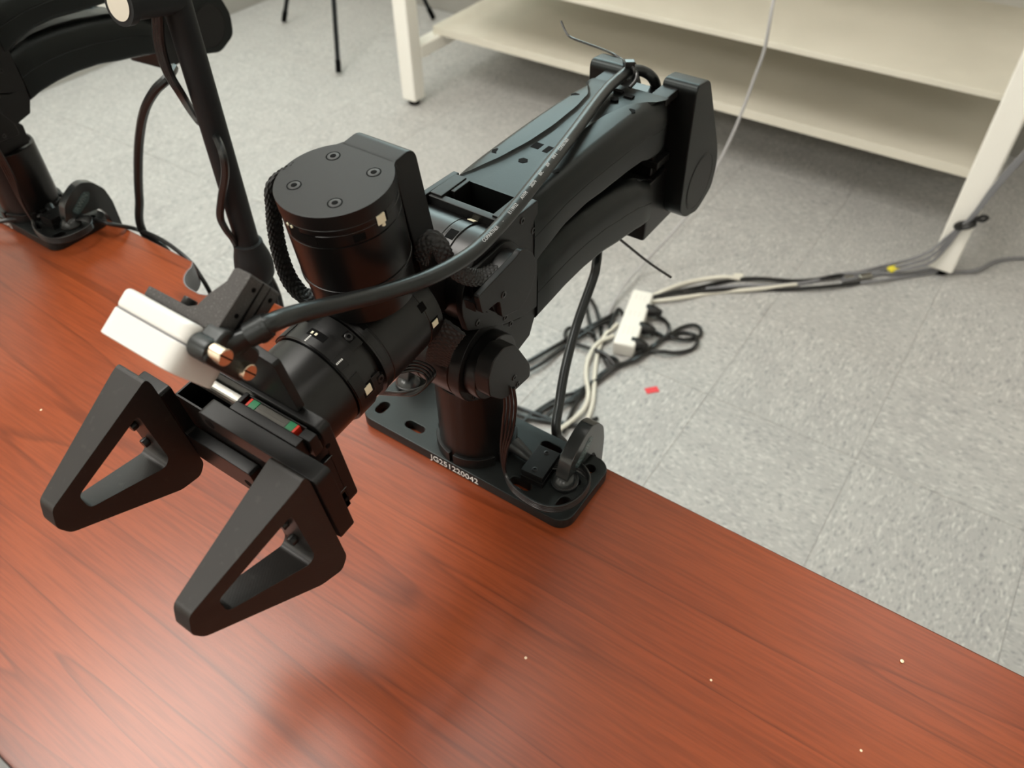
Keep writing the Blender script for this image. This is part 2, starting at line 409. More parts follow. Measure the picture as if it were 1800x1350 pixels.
def obj1(name, mb, m, parent=None, label=None, kind=None, loc=None):
    me = bpy.data.meshes.new(name)
    for v in mb.bm.verts: v.co = Wd(v.co)
    if parent is not None: base = wrot(parent)
    else: base = Wd(loc) if loc is not None else Vector((0, 0, 0))
    bmesh.ops.translate(mb.bm, vec=-base, verts=mb.bm.verts)
    bmesh.ops.recalc_face_normals(mb.bm, faces=mb.bm.faces)
    for f in mb.bm.faces: f.smooth = True
    mb.bm.to_mesh(me); mb.bm.free()
    me.set_sharp_from_angle(angle=rad(32))
    me.materials.append(M[m])
    o = bpy.data.objects.new(name, me); C.objects.link(o)
    wn = o.modifiers.new('weighted_normals', 'WEIGHTED_NORMAL'); wn.keep_sharp = True; wn.weight = 60
    if parent is not None: o.parent = parent
    else: o.location = base
    if label: o['label'] = label
    if kind: o['kind'] = kind
    return o
def tag(o, label, cat, group=None):
    o['label'] = label; o['category'] = cat
    if group: o['group'] = group
    return o
def thing(name, label, cat, loc, group=None):
    o = bpy.data.objects.new(name, None); C.objects.link(o); o.location = Wd(loc); o.empty_display_size = 0.02
    return tag(o, label, cat, group)
def copy_tree(o, parent=None):
    c = o.copy(); C.objects.link(c); c.parent = parent
    for ch in [x for x in bpy.data.objects if x.parent == o]: copy_tree(ch, c)
    return c
# ------------------------------------------------------------------ the room
RX0, RX1, RY0, RY1 = -3.19, 2.6, -5.2, 2.82
TW = 0.305 / S
tx0 = 0.2739
ty0 = 0.7000
TPAR = 0
fl = obj('floor', MB().box((RX0, RY0, FLOOR - 0.05), (RX1, RY1, FLOOR - 0.0015)), 'joint', kind='structure')
tm = MB().box((-TW / 2 + .0003, -TW / 2 + .0003, -0.006), (TW / 2 - .0003, TW / 2 - .0003, 0), 0.0006, 1)
tile0 = None
i0 = math.floor((RX0 - tx0) / TW); i1 = math.ceil((0.95 - tx0) / TW)
j0 = math.floor((-0.1 - ty0) / TW); j1 = math.ceil((RY1 - ty0) / TW)
for i in range(i0, i1):
    for j in range(j0, j1):
        xa, xb = max(RX0, tx0 + i * TW), min(RX1, tx0 + (i + 1) * TW)
        ya, yb = ty0 + j * TW, min(RY1, ty0 + (j + 1) * TW)
        if xb - xa < .02 or yb - ya < .02: continue
        full = (xb - xa > TW - 1e-4) and (yb - ya > TW - 1e-4)
        cx, cy = (xa + xb) / 2, (ya + yb) / 2
        if full and tile0 is not None:
            o = tile0.copy(); C.objects.link(o)
        else:
            hx, hy = (xb - xa) / 2 - .0004, (yb - ya) / 2 - .0004
            if (i + j) % 2 == TPAR and not full: hx, hy = hy, hx
            me_mb = MB().box((-hx, -hy, -0.006), (hx, hy, 0), 0.0006, 1)
            o = obj('floor_tile', me_mb, 'tile', None)
            for v in o.data.vertices: v.co -= OFF
            if full: tile0 = o
        o.parent = fl; o.location = Wd((cx, cy, FLOOR + 0.0003)); o.rotation_euler = (0, 0, PI / 2 if (i + j) % 2 == TPAR else 0)
CZ = (CEIL - OFF.z) / S
obj('wall_left', MB().box((RX0 - .1, RY0 - .1, FLOOR), (RX0, RY1 + .1, CZ)), 'wall', kind='structure')
WX0, WX1, WZ0, WZ1 = -2.75, -.90, 1.25, 2.30     # high window in the back wall, above the frame: its daylight sheens the arm's upper faces
obj('wall_back', MB().prism([(RX0, FLOOR), (RX1, FLOOR), (RX1, CZ), (RX0, CZ)], 1, RY1, RY1 + .1, 0, 2, [[(WX0, WZ0), (WX1, WZ0), (WX1, WZ1), (WX0, WZ1)]]), 'wall', kind='structure')
b = MB().prism([(WX0, WZ0), (WX1, WZ0), (WX1, WZ1), (WX0, WZ1)], 1, RY1 + .02, RY1 + .07, 0, 2, [[(WX0 + .05, WZ0 + .05), (WX1 - .05, WZ0 + .05), (WX1 - .05, WZ1 - .05), (WX0 + .05, WZ1 - .05)]])
b.box(((WX0 + WX1) / 2 - .02, RY1 + .02, WZ0 + .05), ((WX0 + WX1) / 2 + .02, RY1 + .07, WZ1 - .05))
win = obj('window_1', b, 'frame', kind='structure')
obj('pane', MB().box((WX0 + .05, RY1 + .045, WZ0 + .05), ((WX0 + WX1) / 2 - .02, RY1 + .05, WZ1 - .05)), 'daylight', win)
obj('pane', MB().box(((WX0 + WX1) / 2 + .02, RY1 + .045, WZ0 + .05), (WX1 - .05, RY1 + .05, WZ1 - .05)), 'daylight', win)
obj('wall_right', MB().box((RX1, RY0 - .1, FLOOR), (RX1 + .1, RY1 + .1, CZ)), 'wall', kind='structure')
obj('wall_front', MB().box((RX0, RY0 - .1, FLOOR), (RX1, RY0, CZ)), 'wall', kind='structure')
obj('baseboard_left', MB().box((RX0, RY0, FLOOR), (RX0 + .008, RY1, FLOOR + .125), .003), 'cove', kind='structure')
obj('baseboard_back', MB().box((RX0 + .008, RY1 - .008, FLOOR), (RX1, RY1, FLOOR + .125), .003), 'cove', kind='structure')
obj('ceiling', MB().box((RX0 - .1, RY0 - .1, CZ), (RX1 + .1, RY1 + .1, CZ + .1)), 'ceil', kind='structure')
LN = ['over the near robot arm', 'wider than the others over the far left robot arm', 'behind the viewer', 'in the corner behind the desk', 'over the right end of the desk', 'right of the near robot', 'over the tripod stand', 'over the right end of the workbench']
for k, (x, y, sx, sy, pw) in enumerate(LIGHTS):
    X, Y = x / S, y / S
    t = thing('ceiling_light', 'flat rectangular ceiling light panel ' + LN[k], 'light', (X, Y, CZ - .03), 'ceiling light panels')
    hx, hy = (sx / 2 + .01) / S, (sy / 2 + .01) / S
    ring = [(-hx, -hy), (hx, -hy), (hx, hy), (-hx, hy)]
    hole = [(-hx + .02, -hy + .02), (hx - .02, -hy + .02), (hx - .02, hy - .02), (-hx + .02, hy - .02)]
    obj('frame', MB(Matrix.Translation((X, Y, 0))).prism(ring, 2, CZ - .035, CZ, 0, 2, [hole]), 'frame', t)
    obj('diffuser', MB(Matrix.Translation((X, Y, 0))).box((-hx + .02, -hy + .02, CZ - .012), (hx - .02, hy - .02, CZ - .004)), 'diff', t)
# ------------------------------------------------------------------ the desk
EDGE = 0.0420
desk = thing('desk', 'cherry red wood grain desk in the foreground with a cable notch in its far edge', 'desk', (0, -.5, FLOOR))
NX0, NX1, ND = -0.449, -0.352, 0.036
outl = [(-2.4, -1.15), (1.75, -1.15), (1.75, EDGE), (NX1, EDGE)] + arc(NX1 - .030, EDGE, .030, 0, -80, 6)[1:] \
    + [(-.395, EDGE - ND)] + arc(NX0 + .040, EDGE - ND + .034, .034, -95, -170, 6) + [(NX0, EDGE), (-2.4, EDGE)]
obj('desk_top', MB().prism(outl, 2, -.032, 0, .0012, 2), 'wood', desk)
obj('edge_band', MB().box((NX1, EDGE, -.031), (1.75, EDGE + .0012, -.0016)).box((-2.4, EDGE, -.031), (NX0, EDGE + .0012, -.0016)), 'edge', desk, 'thin darker edge strip')
nc = [p for p in outl[3:-1]]
cN = Vector(((NX0 + NX1) / 2, EDGE))
nin = [((cN + (Vector(p) - cN) * .982).x, (cN + (Vector(p) - cN) * .975).y) for p in nc]
obj('notch_edge', MB().prism(nc + nin[::-1], 2, -.0318, -.0004), 'gcable', desk, 'dark grey notch lining')
for x in (-2.2, 1.5):
    obj('leg', MB().box((x, -1.05, FLOOR), (x + .04, -.02, -.032), .002), 'underdesk', desk)
obj('crossbar', MB().box((-2.16, -.55, -.35), (1.5, -.52, -.032), .002), 'underdesk', desk)

# ------------------------------------------------------------------ robot arm
arm = thing('robot_arm', 'black folded robot arm in the middle with a two finger gripper and a white camera', 'robot arm', (0, 0, 0), 'black robot arms on the desk edge')
# base plate with slots and screw holes
PX, PY0, PY1, PZ = .1135, -.0375, .0405, .0115
def slot(cx, cy, l, r, along='x'):
    h = l / 2 - r
    if along == 'x': return arc(cx + h, cy, r, -90, 90, 6) + arc(cx - h, cy, r, 90, 270, 6)
    return arc(cx, cy + h, r, 0, 180, 6) + arc(cx, cy - h, r, 180, 360, 6)
holes = [slot(s * .0585, y, .021, .0042) for s in (-1, 1) for y in (-.0215, .027)] + [slot(s * .0995, -.0195, .016, .0048, 'y') for s in (-1, 1)]
holes += [arc(s * .0965, .0062, .0042, 0, 345, 14) for s in (-1, 1)] + [arc(s * .0990, .0255, .0048, 0, 345, 14) for s in (-1, 1)]
bp_ = obj('base_plate', MB().prism(rrect(-PX, PY0, PX, PY1, .014, 6), 2, 0.0, PZ, .0014, 2, holes), 'plate', arm)
Ft = frame((-.0015, PY0 - .00025, .0054), [(1, 0, 0), (0, 0, 1), (0, -1, 0)])
obj('serial_number', MB().text('JG251220042', .0096, .00012, Ft), 'ink', bp_, 'white printed serial number')
# base motor (yaw) and its notched foot ring
b = MB()
b.lathe([(.030, .0115), (.033, .0125), (.033, .0955), (.0325, .0965), (.0305, .0965), (.0300, .092), (.0, .092)], (-.003, -.0005), 2, 56, caps=False)
base_m = obj('base_motor', b, 'motor', arm)
rg = MB()
for a0, a1 in ((-150, -96), (-90, -28), (-20, 40), (50, 110), (118, 175), (182, 202)):
    rg.arcblock((-.003, -.0005), 2, .0325, .0362, .0115, .0225, a0, a1, 10, .0007)
obj('foot_ring', rg, 'anod', base_m)
obj('button', MB().cyl((-.046, .016), 2, .0075, .0115, .026, .002, 24), 'orange', arm, 'round orange button')
# shoulder yoke and shoulder motor
J2 = (-.030, .152)
b = MB()
b.prism([(-.028, .096), (.018, .096), (.020, .118), (.012, .128), (-.030, .128)], 0, -.022, .022, .002)
obj('shoulder_yoke', b, 'anod', arm)
b = MB()
b.lathe([(0.0, -.036), (.0335, -.036), (.0345, -.035), (.0345, -.006), (.0340, -.0055), (.0340, -.0045), (.0345, -.004), (.0345, .0235), (.0335, .0245), (0, .0245)], J2, 0, 56, caps=False)
sm_ = obj('shoulder_motor', b, 'motor', arm)
def scr(mb, c, ax, h, r=.0026, out=.0006, n=14, F=None, inv=False):
    # socket screw head: low collar with a recessed hexagon
    s = -1 if inv else 1
    return mb.lathe([(r, h - s * .001), (r, h + s * out * .6), (r * .85, h + s * out), (r * .5, h + s * out), (r * .45, h - s * .0006), (0, h - s * .0006)], c, ax, n, F, caps=False)
ck = MB()
for s in (-1, 1):
    poly = arc(J2[0], J2[1], .0352, 62, 306, 24) + [(.0135, .1295), (.0270, .1325), (.0345, .1480), (.0345, .1600), (.0130, .1610), (-.0085, .1695)]
    ck.prism(poly, 0, s * .0250 if s > 0 else -.0350, .0350 if s > 0 else -.0365, .0012)
cheek = obj('shoulder_cheek', ck, 'anod', arm)
b = MB()
for (y, z) in ((-.0493, .1681), (-.0483, .1269), (-.0060, .1265), (.0005, .1640)): scr(b, (y, z), 0, .0350)
obj('screw', b, 'screw', cheek)
b = MB()
b.prism(arc(-.0345, .1525, .0260, 0, 352, 44), 0, .0350, .0460, .0012)
obj('shoulder_spacer', b, 'motor', arm)
b = MB()
cap = roundpoly([(-.0595, .150), (-.0600, .1680), (-.0528, .1800), (-.0403, .1822), (-.0262, .1740), (-.0076, .1410), (-.0074, .1275), (-.0345, .1300), (-.0450, .1340)], .0035, 3)
b.prism(cap, 0, .0455, .0580, .0016, 3)
cap_o = obj('shoulder_cover', b, 'anod', arm)
b = MB(); scr(b, (-.0289, .1438), 0, .0580, .0026); scr(b, (-.0245, .1335), 0, .0580, .0024)
obj('screw', b, 'screw', cap_o)
# upper arm and forearm shells: lofted sections along y
def lerp_tab(tab, y):
    for (a, *va), (b_, *vb) in zip(tab, tab[1:]):
        if y <= b_:
            t = max(0, (y - a) / (b_ - a)); t2 = t * t * (3 - 2 * t) * .35 + t * .65
            return [p + (q - p) * t2 for p, q in zip(va, vb)]
    return list(tab[-1][1:])
#          y     zbot   ztop(centre) zfender  centre half-width  half width
UP = [(.0285, .1980, .2525, .2532, .0270, .0375), (.0450, .2060, .2525, .2540, .0215, .0392), (.0700, .2125, .2525, .2548, .0145, .0395),
      (.1000, .2138, .2525, .2552, .0098, .0395), (.1300, .2112, .2525, .2552, .0085, .0395), (.1650, .2092, .2520, .2545, .0105, .0395),
      (.1950, .2060, .2510, .2532, .0155, .0395), (.2080, .2013, .2500, .2522, .0235, .0395), (.2200, .1990, .2490, .2500, .0320, .0394), (.2300, .1985, .2482, .2482, .0340, .0392), (.2360, .1990, .2475, .2472, .0335, .0380)]
LO = [(.0345, .1440, .2000, .2000, .0300, .0370), (.0500, .1490, .2035, .2040, .0280, .0392), (.0750, .1515, .2035, .2055, .0230, .0395),
      (.1000, .1517, .2020, .2045, .0190, .0395), (.1300, .1492, .1990, .2015, .0180, .0395), (.1700, .1410, .1920, .1950, .0200, .0395),
      (.1950, .1365, .1860, .1890, .0260, .0395), (.2120, .1325, .1800, .1810, .0310, .0395), (.2250, .1297, .1750, .1750, .0330, .0385)]
def shell(tab, n=34):
    y0, y1 = tab[0][0], tab[-1][0]; rings = []
    for i in range(n + 1):
        y = y0 + (y1 - y0) * i / n
        zb, zt, zf, cw, hw = lerp_tab(tab, y)
        half = [(cw * .5, zt), (cw, zt), (cw + .0015, zt + (zf - zt) * .35), (cw + .0030, zf), (max(cw + .0034, hw - .0115), zf - .0004),
                (hw - .0075, zf - .0020), (hw - .0035, zf - .0055), (hw - .0010, zf - .0110), (hw, zf - .0185), (hw, (zf + zb) / 2 + .0006), (hw - .0005, (zf + zb) / 2),
                (hw, (zf + zb) / 2 - .0006), (hw, zb + .006), (hw - .002, zb + .002), (hw - .006, zb), (.01, zb + .002)]
        ring = [(x, y, z) for x, z in half] + [(-x, y, z) for x, z in reversed(half)]
        rings.append(ring)
    return MB().loft(rings)
up = obj('upper_arm', shell(LO), 'shell', arm)
fo = obj('forearm', shell(UP), 'shell', arm)
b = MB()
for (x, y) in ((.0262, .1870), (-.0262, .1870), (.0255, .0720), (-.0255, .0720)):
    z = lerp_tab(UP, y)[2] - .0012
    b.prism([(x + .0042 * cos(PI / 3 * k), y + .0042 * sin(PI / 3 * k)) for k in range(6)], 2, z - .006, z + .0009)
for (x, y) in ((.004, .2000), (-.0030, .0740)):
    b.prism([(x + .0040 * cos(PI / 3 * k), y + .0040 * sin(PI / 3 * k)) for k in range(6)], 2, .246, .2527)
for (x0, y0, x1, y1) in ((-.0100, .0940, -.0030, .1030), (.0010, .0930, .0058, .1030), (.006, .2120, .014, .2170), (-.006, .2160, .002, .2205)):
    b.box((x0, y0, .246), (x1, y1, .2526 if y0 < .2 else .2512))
obj('vent_hole_shade', b, 'hole', fo)  # no openings cut: black prisms flush with the shell paint the shaded holes
# elbow: covers on both sides, motor between them
EL = (.300, .142)
cov = roundpoly([(.2560, .2535), (.2840, .2505), (.3345, .1650), (.3420, .1440), (.3380, .1170), (.3080, .1040), (.2780, .1120), (.2610, .1270), (.2580, .1900)], .0085, 5)
for s in (-1, 1):
    b = MB(); b.prism(cov, 0, *( (.0200, .0530) if s > 0 else (-.0530, -.0200)), .0016, 2)
    e = obj('elbow_cover', b, 'shell', arm)
    b = MB(); b.lathe([(.0285, .0530 * s), (.0285, .0534 * s), (.0275, .0534 * s), (.0272, .0526 * s)], EL, 0, 48, caps=False)
    b.lathe([(.0268, .0526 * s), (.0266, .0533 * s), (.024, .0534 * s), (0, .0534 * s)], EL, 0, 48, caps=False)
    obj('cover_disc', b, 'anod', e)
b = MB()
b.cyl(EL, 0, .034, -.0205, .0205, .001, 48)
b.box((-.0345, .2260, .1060), (.0345, .2960, .1700), .003)
b.box((-.0300, .2340, .1700), (.0300, .2700, .2380), .003)
obj('elbow_motor', b, 'motor', arm)
b = MB()
for s in (-1, 1):
    b.box((s * .028 - .008, .2330, .2400), (s * .028 + .008, .2575, .2475), .0012)
    b.box((s * .028 - .008, .2330, .1800), (s * .028 + .008, .2575, .1875), .0012)
obj('elbow_tab', b, 'anod', arm)
# forearm fork with window, wrist pitch motor
J4 = (-.020, .217)
b = MB()
ckp = [(.0335, .2532), (-.0040, .2546)] + arc(J4[0], J4[1], .0375, 82, 190, 14) + [(-.0530, .1960), (-.0417, .1890), (-.0089, .1710), (.0130, .1625), (.0340, .1580)]
for s in (-1, 1):
    b.prism(ckp, 0, *((.0315, .0368) if s > 0 else (-.0368, -.0315)), .0010)
    b.box((.0215 if s > 0 else -.0318, -.0005, .2330), (.0318 if s > 0 else -.0215, .0290, .2545), .0008)
b.box((-.0320, -.0030, .2435), (.0320, .0035, .2530), .0008)
b.box((-.0310, .0030, .2140), (.0310, .0300, .2260), .0005)
b.box((-.0240, .0100, .2350), (-.0180, .0290, .2535), .0008)
fork = obj('forearm_fork', b, 'anod', arm)
b = MB()
for (y, z) in ((.0134, .2477), (.0274, .2320), (-.0417, .1956), (-.0089, .1775), (.015, .187)): scr(b, (y, z), 0, .0368)
for (x, y) in ((-.005, .010),): b.box((x, .0285, .2300), (x + .026, .0300, .2312))
obj('screw', b, 'screw', fork)
b = MB()
b.lathe([(0, -.031), (.0335, -.031), (.0340, -.0300), (.0340, .0018), (.0336, .0022), (.0336, .0030), (.0340, .0034), (.0340, .0128), (.0330, .0134), (.0330, .0150), (.0340, .0156), (.0340, .031), (0, .031)], J4, 0, 64, caps=False)
wm = obj('wrist_pitch_motor', b, 'motor', arm)
def patch(mb, c, ax, r, ang, half, lo, hi, proud=.0006, F=None):
    return mb.arcblock(c, ax, r - .002, r + proud, lo, hi, ang - half, ang + half, 5, 0, F)
b = MB(); patch(b, J4, 0, .034, 63, 9.5, .0040, .0122, .0002); patch(b, J4, 0, .034, 104, 7, .0052, .0118, .0002)
obj('connector_recess_shade', b, 'hole', wm)  # shade of the sockets as black patches on the round housing
b = MB(); patch(b, J4, 0, .034, 62, 6, .0055, .0112, .0006)
obj('connector', b, 'whiteconn', wm, 'cream plug socket')
# wrist side cover
b = MB()
b.prism(roundpoly([(-.0500, .2440), (-.0135, .2460)] + arc(-.0180, .2200, .0262, 70, -80, 12) + [(-.0330, .1990), (-.0480, .2200)], .003, 3), 0, .0368, .0400, .0008)
b.prism(arc(-.0190, .2200, .0220, 0, 352, 40), 0, .0398, .0490, .0006)
wc = obj('wrist_cover', b, 'anod', arm)
b = MB()
b.prism(roundpoly([(-.0600, .2375), (-.0160, .2425)] + arc(-.0185, .2200, .0252, 75, -78, 14) + [(-.0350, .2028), (-.0374, .2192), (-.0568, .2208)], .003, 3), 0, .0484, .0530, .0013, 3)
b.prism([(-.0595, .2300), (-.0575, .2210), (-.0376, .2194), (-.0376, .2230), (-.0540, .2260)], 0, .0400, .0484, .0006)
obj('cover_plate', b, 'anod', wc)
b = MB(); scr(b, (-.0329, .2215), 0, .0530, .0027); scr(b, (-.0280, .2030), 0, .0400, .0022)
obj('screw', b, 'screw', wc)
# ---- hand, in the wrist frame: yaw motor (axis Z), roll motor (axis Y)
R1 = .0327
b = MB(FW)
b.lathe([(0, -.0085), (R1 - .0003, -.0085), (R1 - .0003, -.0090), (R1, -.0094), (R1, -.0122), (R1 - .0002, -.0124), (R1 - .0002, -.0129), (R1, -.0131), (R1, -.0200), (R1 - .0007, -.0203), (R1 - .0007, -.0208), (R1, -.0211),
         (R1, -.0515), (R1 - .0005, -.0518), (R1 - .0005, -.0524), (R1 + .0003, -.0527), (R1 + .0003, -.0555), (R1 - .0010, -.0560), (R1 - .0014, -.0790), (0, -.0790)], (0, 0), 2, 72, caps=False)
ym = obj('wrist_yaw_motor', b, 'motor', arm)
b = MB(FW)
# top bracket: disc that runs into a block folded down behind the motor
hw = .0195
disc = arc(0, 0, R1 + .0003, 45, -225, 60)
a_in = math.degrees(math.acos(hw / (R1 + .0003)))
top = arc(0, 0, R1 + .0003, a_in - 4, -180 - (a_in - 4), 64)
top = [(hw, .0290), (hw, .0285)] + top + [(-hw, .0285), (-hw, .0290)]
b.prism(top, 2, -.0088, 0, .0009)
side = [(.0262, 0.0)] + [(.0455 - .008 + .008 * sin(rad(a)), -.008 + .008 * cos(rad(a))) for a in range(0, 91, 15)] + [(.0500, -.0950), (.0560, -.1280), (.0330, -.1280), (.0285, -.0600)]
b.prism(side, 0, -hw, hw, .0010)
yb = obj('wrist_bracket', b, 'anod', arm)
b = MB(FW)
for k in range(4):
    a = 3.9053 - k * PI / 2
    scr(b, (.0215 * cos(a), .0215 * sin(a)), 2, -.0002, .0037, .0004, 20)
obj('screw', b, 'screw', yb)
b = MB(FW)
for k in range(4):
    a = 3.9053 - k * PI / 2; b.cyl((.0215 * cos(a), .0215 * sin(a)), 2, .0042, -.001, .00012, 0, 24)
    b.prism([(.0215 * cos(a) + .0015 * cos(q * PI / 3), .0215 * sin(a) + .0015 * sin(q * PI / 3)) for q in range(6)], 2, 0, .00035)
obj('screw_recess_shade', b, 'hole', yb)  # black discs and hexagons in place of shaded sunken screw seats
b = MB(FW)
patch(b, (0, 0), 2, R1, -30.5, 6, -.0190, -.0142, .0002); patch(b, (0, 0), 2, R1, -4, 7, -.0155, -.0095, .00015)
patch(b, (0, 0), 2, R1, -88, 17, -.0195, -.0128, .0001); patch(b, (0, 0), 2, R1, -98, 10, -.0128, -.0095, .0001)
obj('connector_recess_shade', b, 'hole', ym)  # black surface patches paint the shade in the sockets
b = MB(FW); patch(b, (0, 0), 2, R1, -5.5, 4.8, -.0148, -.0092, .0008); b.cyl((R1 * cos(rad(-4)), R1 * sin(rad(-4))), 2, .0012, -.0168, -.0150, 0, 10)
for a in (-103, -97): b.cyl((R1 * cos(rad(a)), R1 * sin(rad(a))), 2, .0009, -.0112, -.0100, 0, 8)
obj('connector', b, 'whiteconn', ym, 'cream plug socket')
# roll motor
C2 = (0, -.111); R2 = .0335
b = MB(FW)
b.lathe([(0, .0275), (R2 - .001, .0275), (R2, .0265), (R2, .0150), (R2 - .0004, .0147), (R2 - .0004, .0142), (R2, .0139), (R2, -.0225), (R2 - .0004, -.0228), (R2 - .0004, -.0234), (R2, -.0238), (R2, -.0290),
         (R2 + .0006, -.0294), (R2 + .0006, -.0308), (R2 - .004, -.0312), (R2 - .004, -.0360), (R2 - .001, -.0362), (R2 - .001, -.0408), (R2 + .0006, -.0412), (R2 + .0006, -.0545),
         (R2 - .0002, -.0555), (R2 - .0030, -.0555), (R2 - .0030, -.0563), (R2 - .0012, -.0566), (R2 - .0012, -.0905), (0, -.0905)], C2, 1, 80, caps=False)
rm = obj('wrist_roll_motor', b, 'motor', arm)
b = MB(FW)
for a0, a1 in ((-20, 12), (46, 96), (112, 150)):
    b.arcblock(C2, 1, R2 - .005, R2 + .0003, -.0415, -.0318 if a0 == 46 else -.0345, a0, a1, 12, .0003)
for a0, a1, y0, y1 in ((40, 55, -.0552, -.0480), (118, 150, -.0552, -.0440), (5, 30, -.0552, -.0470)):
    b.arcblock(C2, 1, R2 - .003, R2 + .0011, y0, y1, a0, a1, 8, .0003)
obj('collar', b, 'anod', rm)
b = MB(FW)
patch(b, C2, 1, R2 + .0006, 84, 11, -.0492, -.0440, .0001); patch(b, C2, 1, R2, 29, 5, .0120, .0172, .0002); patch(b, C2, 1, R2, 2, 5.5, .0150, .0225, .0002)
patch(b, C2, 1, R2, 59, 5, -.0262, -.0225, .0002); patch(b, C2, 1, R2 + .0006, 5, 8, -.0505, -.0420, .0001); patch(b, C2, 1, R2 + .0003, 60, 5.5, -.0385, -.0330, .0001); patch(b, C2, 1, R2 + .0003, 2, 5.5, -.0380, -.0325, .0001)
obj('connector_recess_shade', b, 'hole', rm)  # sockets not sunk: their shade is coloured on as black patches
b = MB(FW)
patch(b, C2, 1, R2, 1.5, 4, .0160, .0212, .0007); patch(b, C2, 1, R2 + .0006, 5.2, 5, -.0492, -.0440, .0006)
for a in (85, 80): patch(b, C2, 1, R2 + .0006, a + 5, 1.2, -.0478, -.0460, .0004)
obj('connector', b, 'whiteconn', rm, 'cream plug socket')
b = MB(FW)
for a in (88.5, 48.5):
    for k in range(5): patch(b, C2, 1, R2 + (.0011 if a < 60 else .0006), a + .3, .9, -.0540 + k * .0011, -.0533 + k * .0011, .00012)
obj('label_print', b, 'ink', rm, 'small white print')
b = MB(FW)
for a, y in ((60, -.0357), (2, -.0352)):
    FS = FW @ frame((0, y, C2[1]), [(1, 0, 0), (0, 1, 0), (0, 0, 1)]) @ Matrix.Rotation(-rad(a), 4, 'Y')
    scr(b, (0, 0), 0, R2 + .0002, .0026, .0006, 14, FS)
obj('screw', b, 'screw', rm)
# gripper housing
b = MB(FW)
b.prism(roundpoly([(-.054, -.075), (.054, -.075), (.054, -.148), (-.054, -.148)], .0055, 5), 1, -.098, -.0905, .0008)
b.box((-.054, -.1045, -.1480), (.054, -.098, -.1330), .0006)
b.box((.0510, -.1045, -.1480), (.0540, -.098, -.0990), .0004)
b.box((-.054, -.1148, -.1480), (-.0528, -.098, -.0958)); b.box((-.054, -.1148, -.1480), (.030, -.1137, -.0958)); b.box((-.054, -.1148, -.1480), (.030, -.098, -.1455))
b.box((-.030, -.1137, -.1460), (.020, -.1020, -.1065), .0005)
gh = obj('gripper_housing', b, 'anod', arm)
b = MB(FW)
b.cyl((-.0968, -.0905), 0, .0016, .0535, .05412, 0, 14); b.cyl((-.0994, -.1409), 0, .0016, .0535, .05412, 0, 14)
obj('screw_hole_shade', b, 'hole', gh)  # black discs on the side face paint the dark of screw holes
b = MB(FW); b.box((.0538, -.1025, -.0993), (.0542, -.0968, -.0990)); b.box((.0538, -.1040, -.1313), (.0542, -.0965, -.1310))
obj('panel_line', b, 'letter', gh)
b = MB(FW)
b.prism([(-.0980, -.0900), (-.0980, -.0860), (-.0990, -.0850), (-.1030, -.0850), (-.1040, -.0860), (-.1032, -.0875), (-.1040, -.0890), (-.1040, -.0930), (-.0980, -.0930)], 0, -.050, .051, .0002)
obj('guide_rail', b, 'steel', gh, 'bright steel guide rail')
# right finger carriage (upper bar)
b = MB(FW)
b.prism(roundpoly([(-.0135, -.0755), (.0750, -.0755), (.0750, -.1315), (.0520, -.1315), (.0520, -.0890), (-.0135, -.0890)], .0035, 5), 1, -.1232, -.1122, .0008)
b.box((-.0005, -.1120, -.0900), (.0500, -.1058, -.0762), .0007); b.box((-.0005, -.1060, -.0900), (.0025, -.0990, -.0762), .0006)
b.box((.0458, -.1060, -.0900), (.0540, -.1000, -.0762), .0006); b.box((-.0005, -.1000, -.0900), (.0458, -.0990, -.0772), .0003)
cr = obj('finger_carriage', b, 'anod', arm)
b = MB(FW); b.box((.0115, -.1058, -.0870), (.0345, -.1000, -.0778), .0006); b.box((.0115, -.1035, -.0779), (.0345, -.1032, -.0776))
obj('bearing_block', b, 'dullsteel', cr, 'grey steel bearing block')
b = MB(FW)
for x in (.0062, .0345): b.box((x, -.1058, -.0870), (x + .0053, -.1000, -.0776), .0004)
obj('bearing_cap', b, 'green', cr, 'green end caps')
b = MB(FW)
for x in (.0046, .0398): b.box((x, -.1056, -.0870), (x + .0017, -.1002, -.0775), .0003)
obj('bearing_seal', b, 'red', cr, 'red seals')
b = MB(FW)
for c in ((-.0065, -.0825), (.0440, -.0830)): b.cyl(c, 1, .0035, -.12335, -.1225, 0, 18)
obj('screw_hole_shade', b, 'hole', cr)  # shaded holes as black discs on the front face
# left finger carriage (lower bar)
b = MB(FW)
b.prism(roundpoly([(-.0750, -.0850), (-.0500, -.0850), (-.0500, -.1225), (.0060, -.1225), (.0060, -.1475), (-.0750, -.1475)], .0030, 4), 1, -.1236, -.1155, .0008)
cl = obj('finger_carriage', b, 'anod', arm)
b = MB(FW)
for c in ((-.0020, -.1380),): b.cyl(c, 1, .0032, -.12375, -.1228, 0, 18)
obj('screw_hole_shade', b, 'hole', cl)  # black disc painted in for the shaded hole
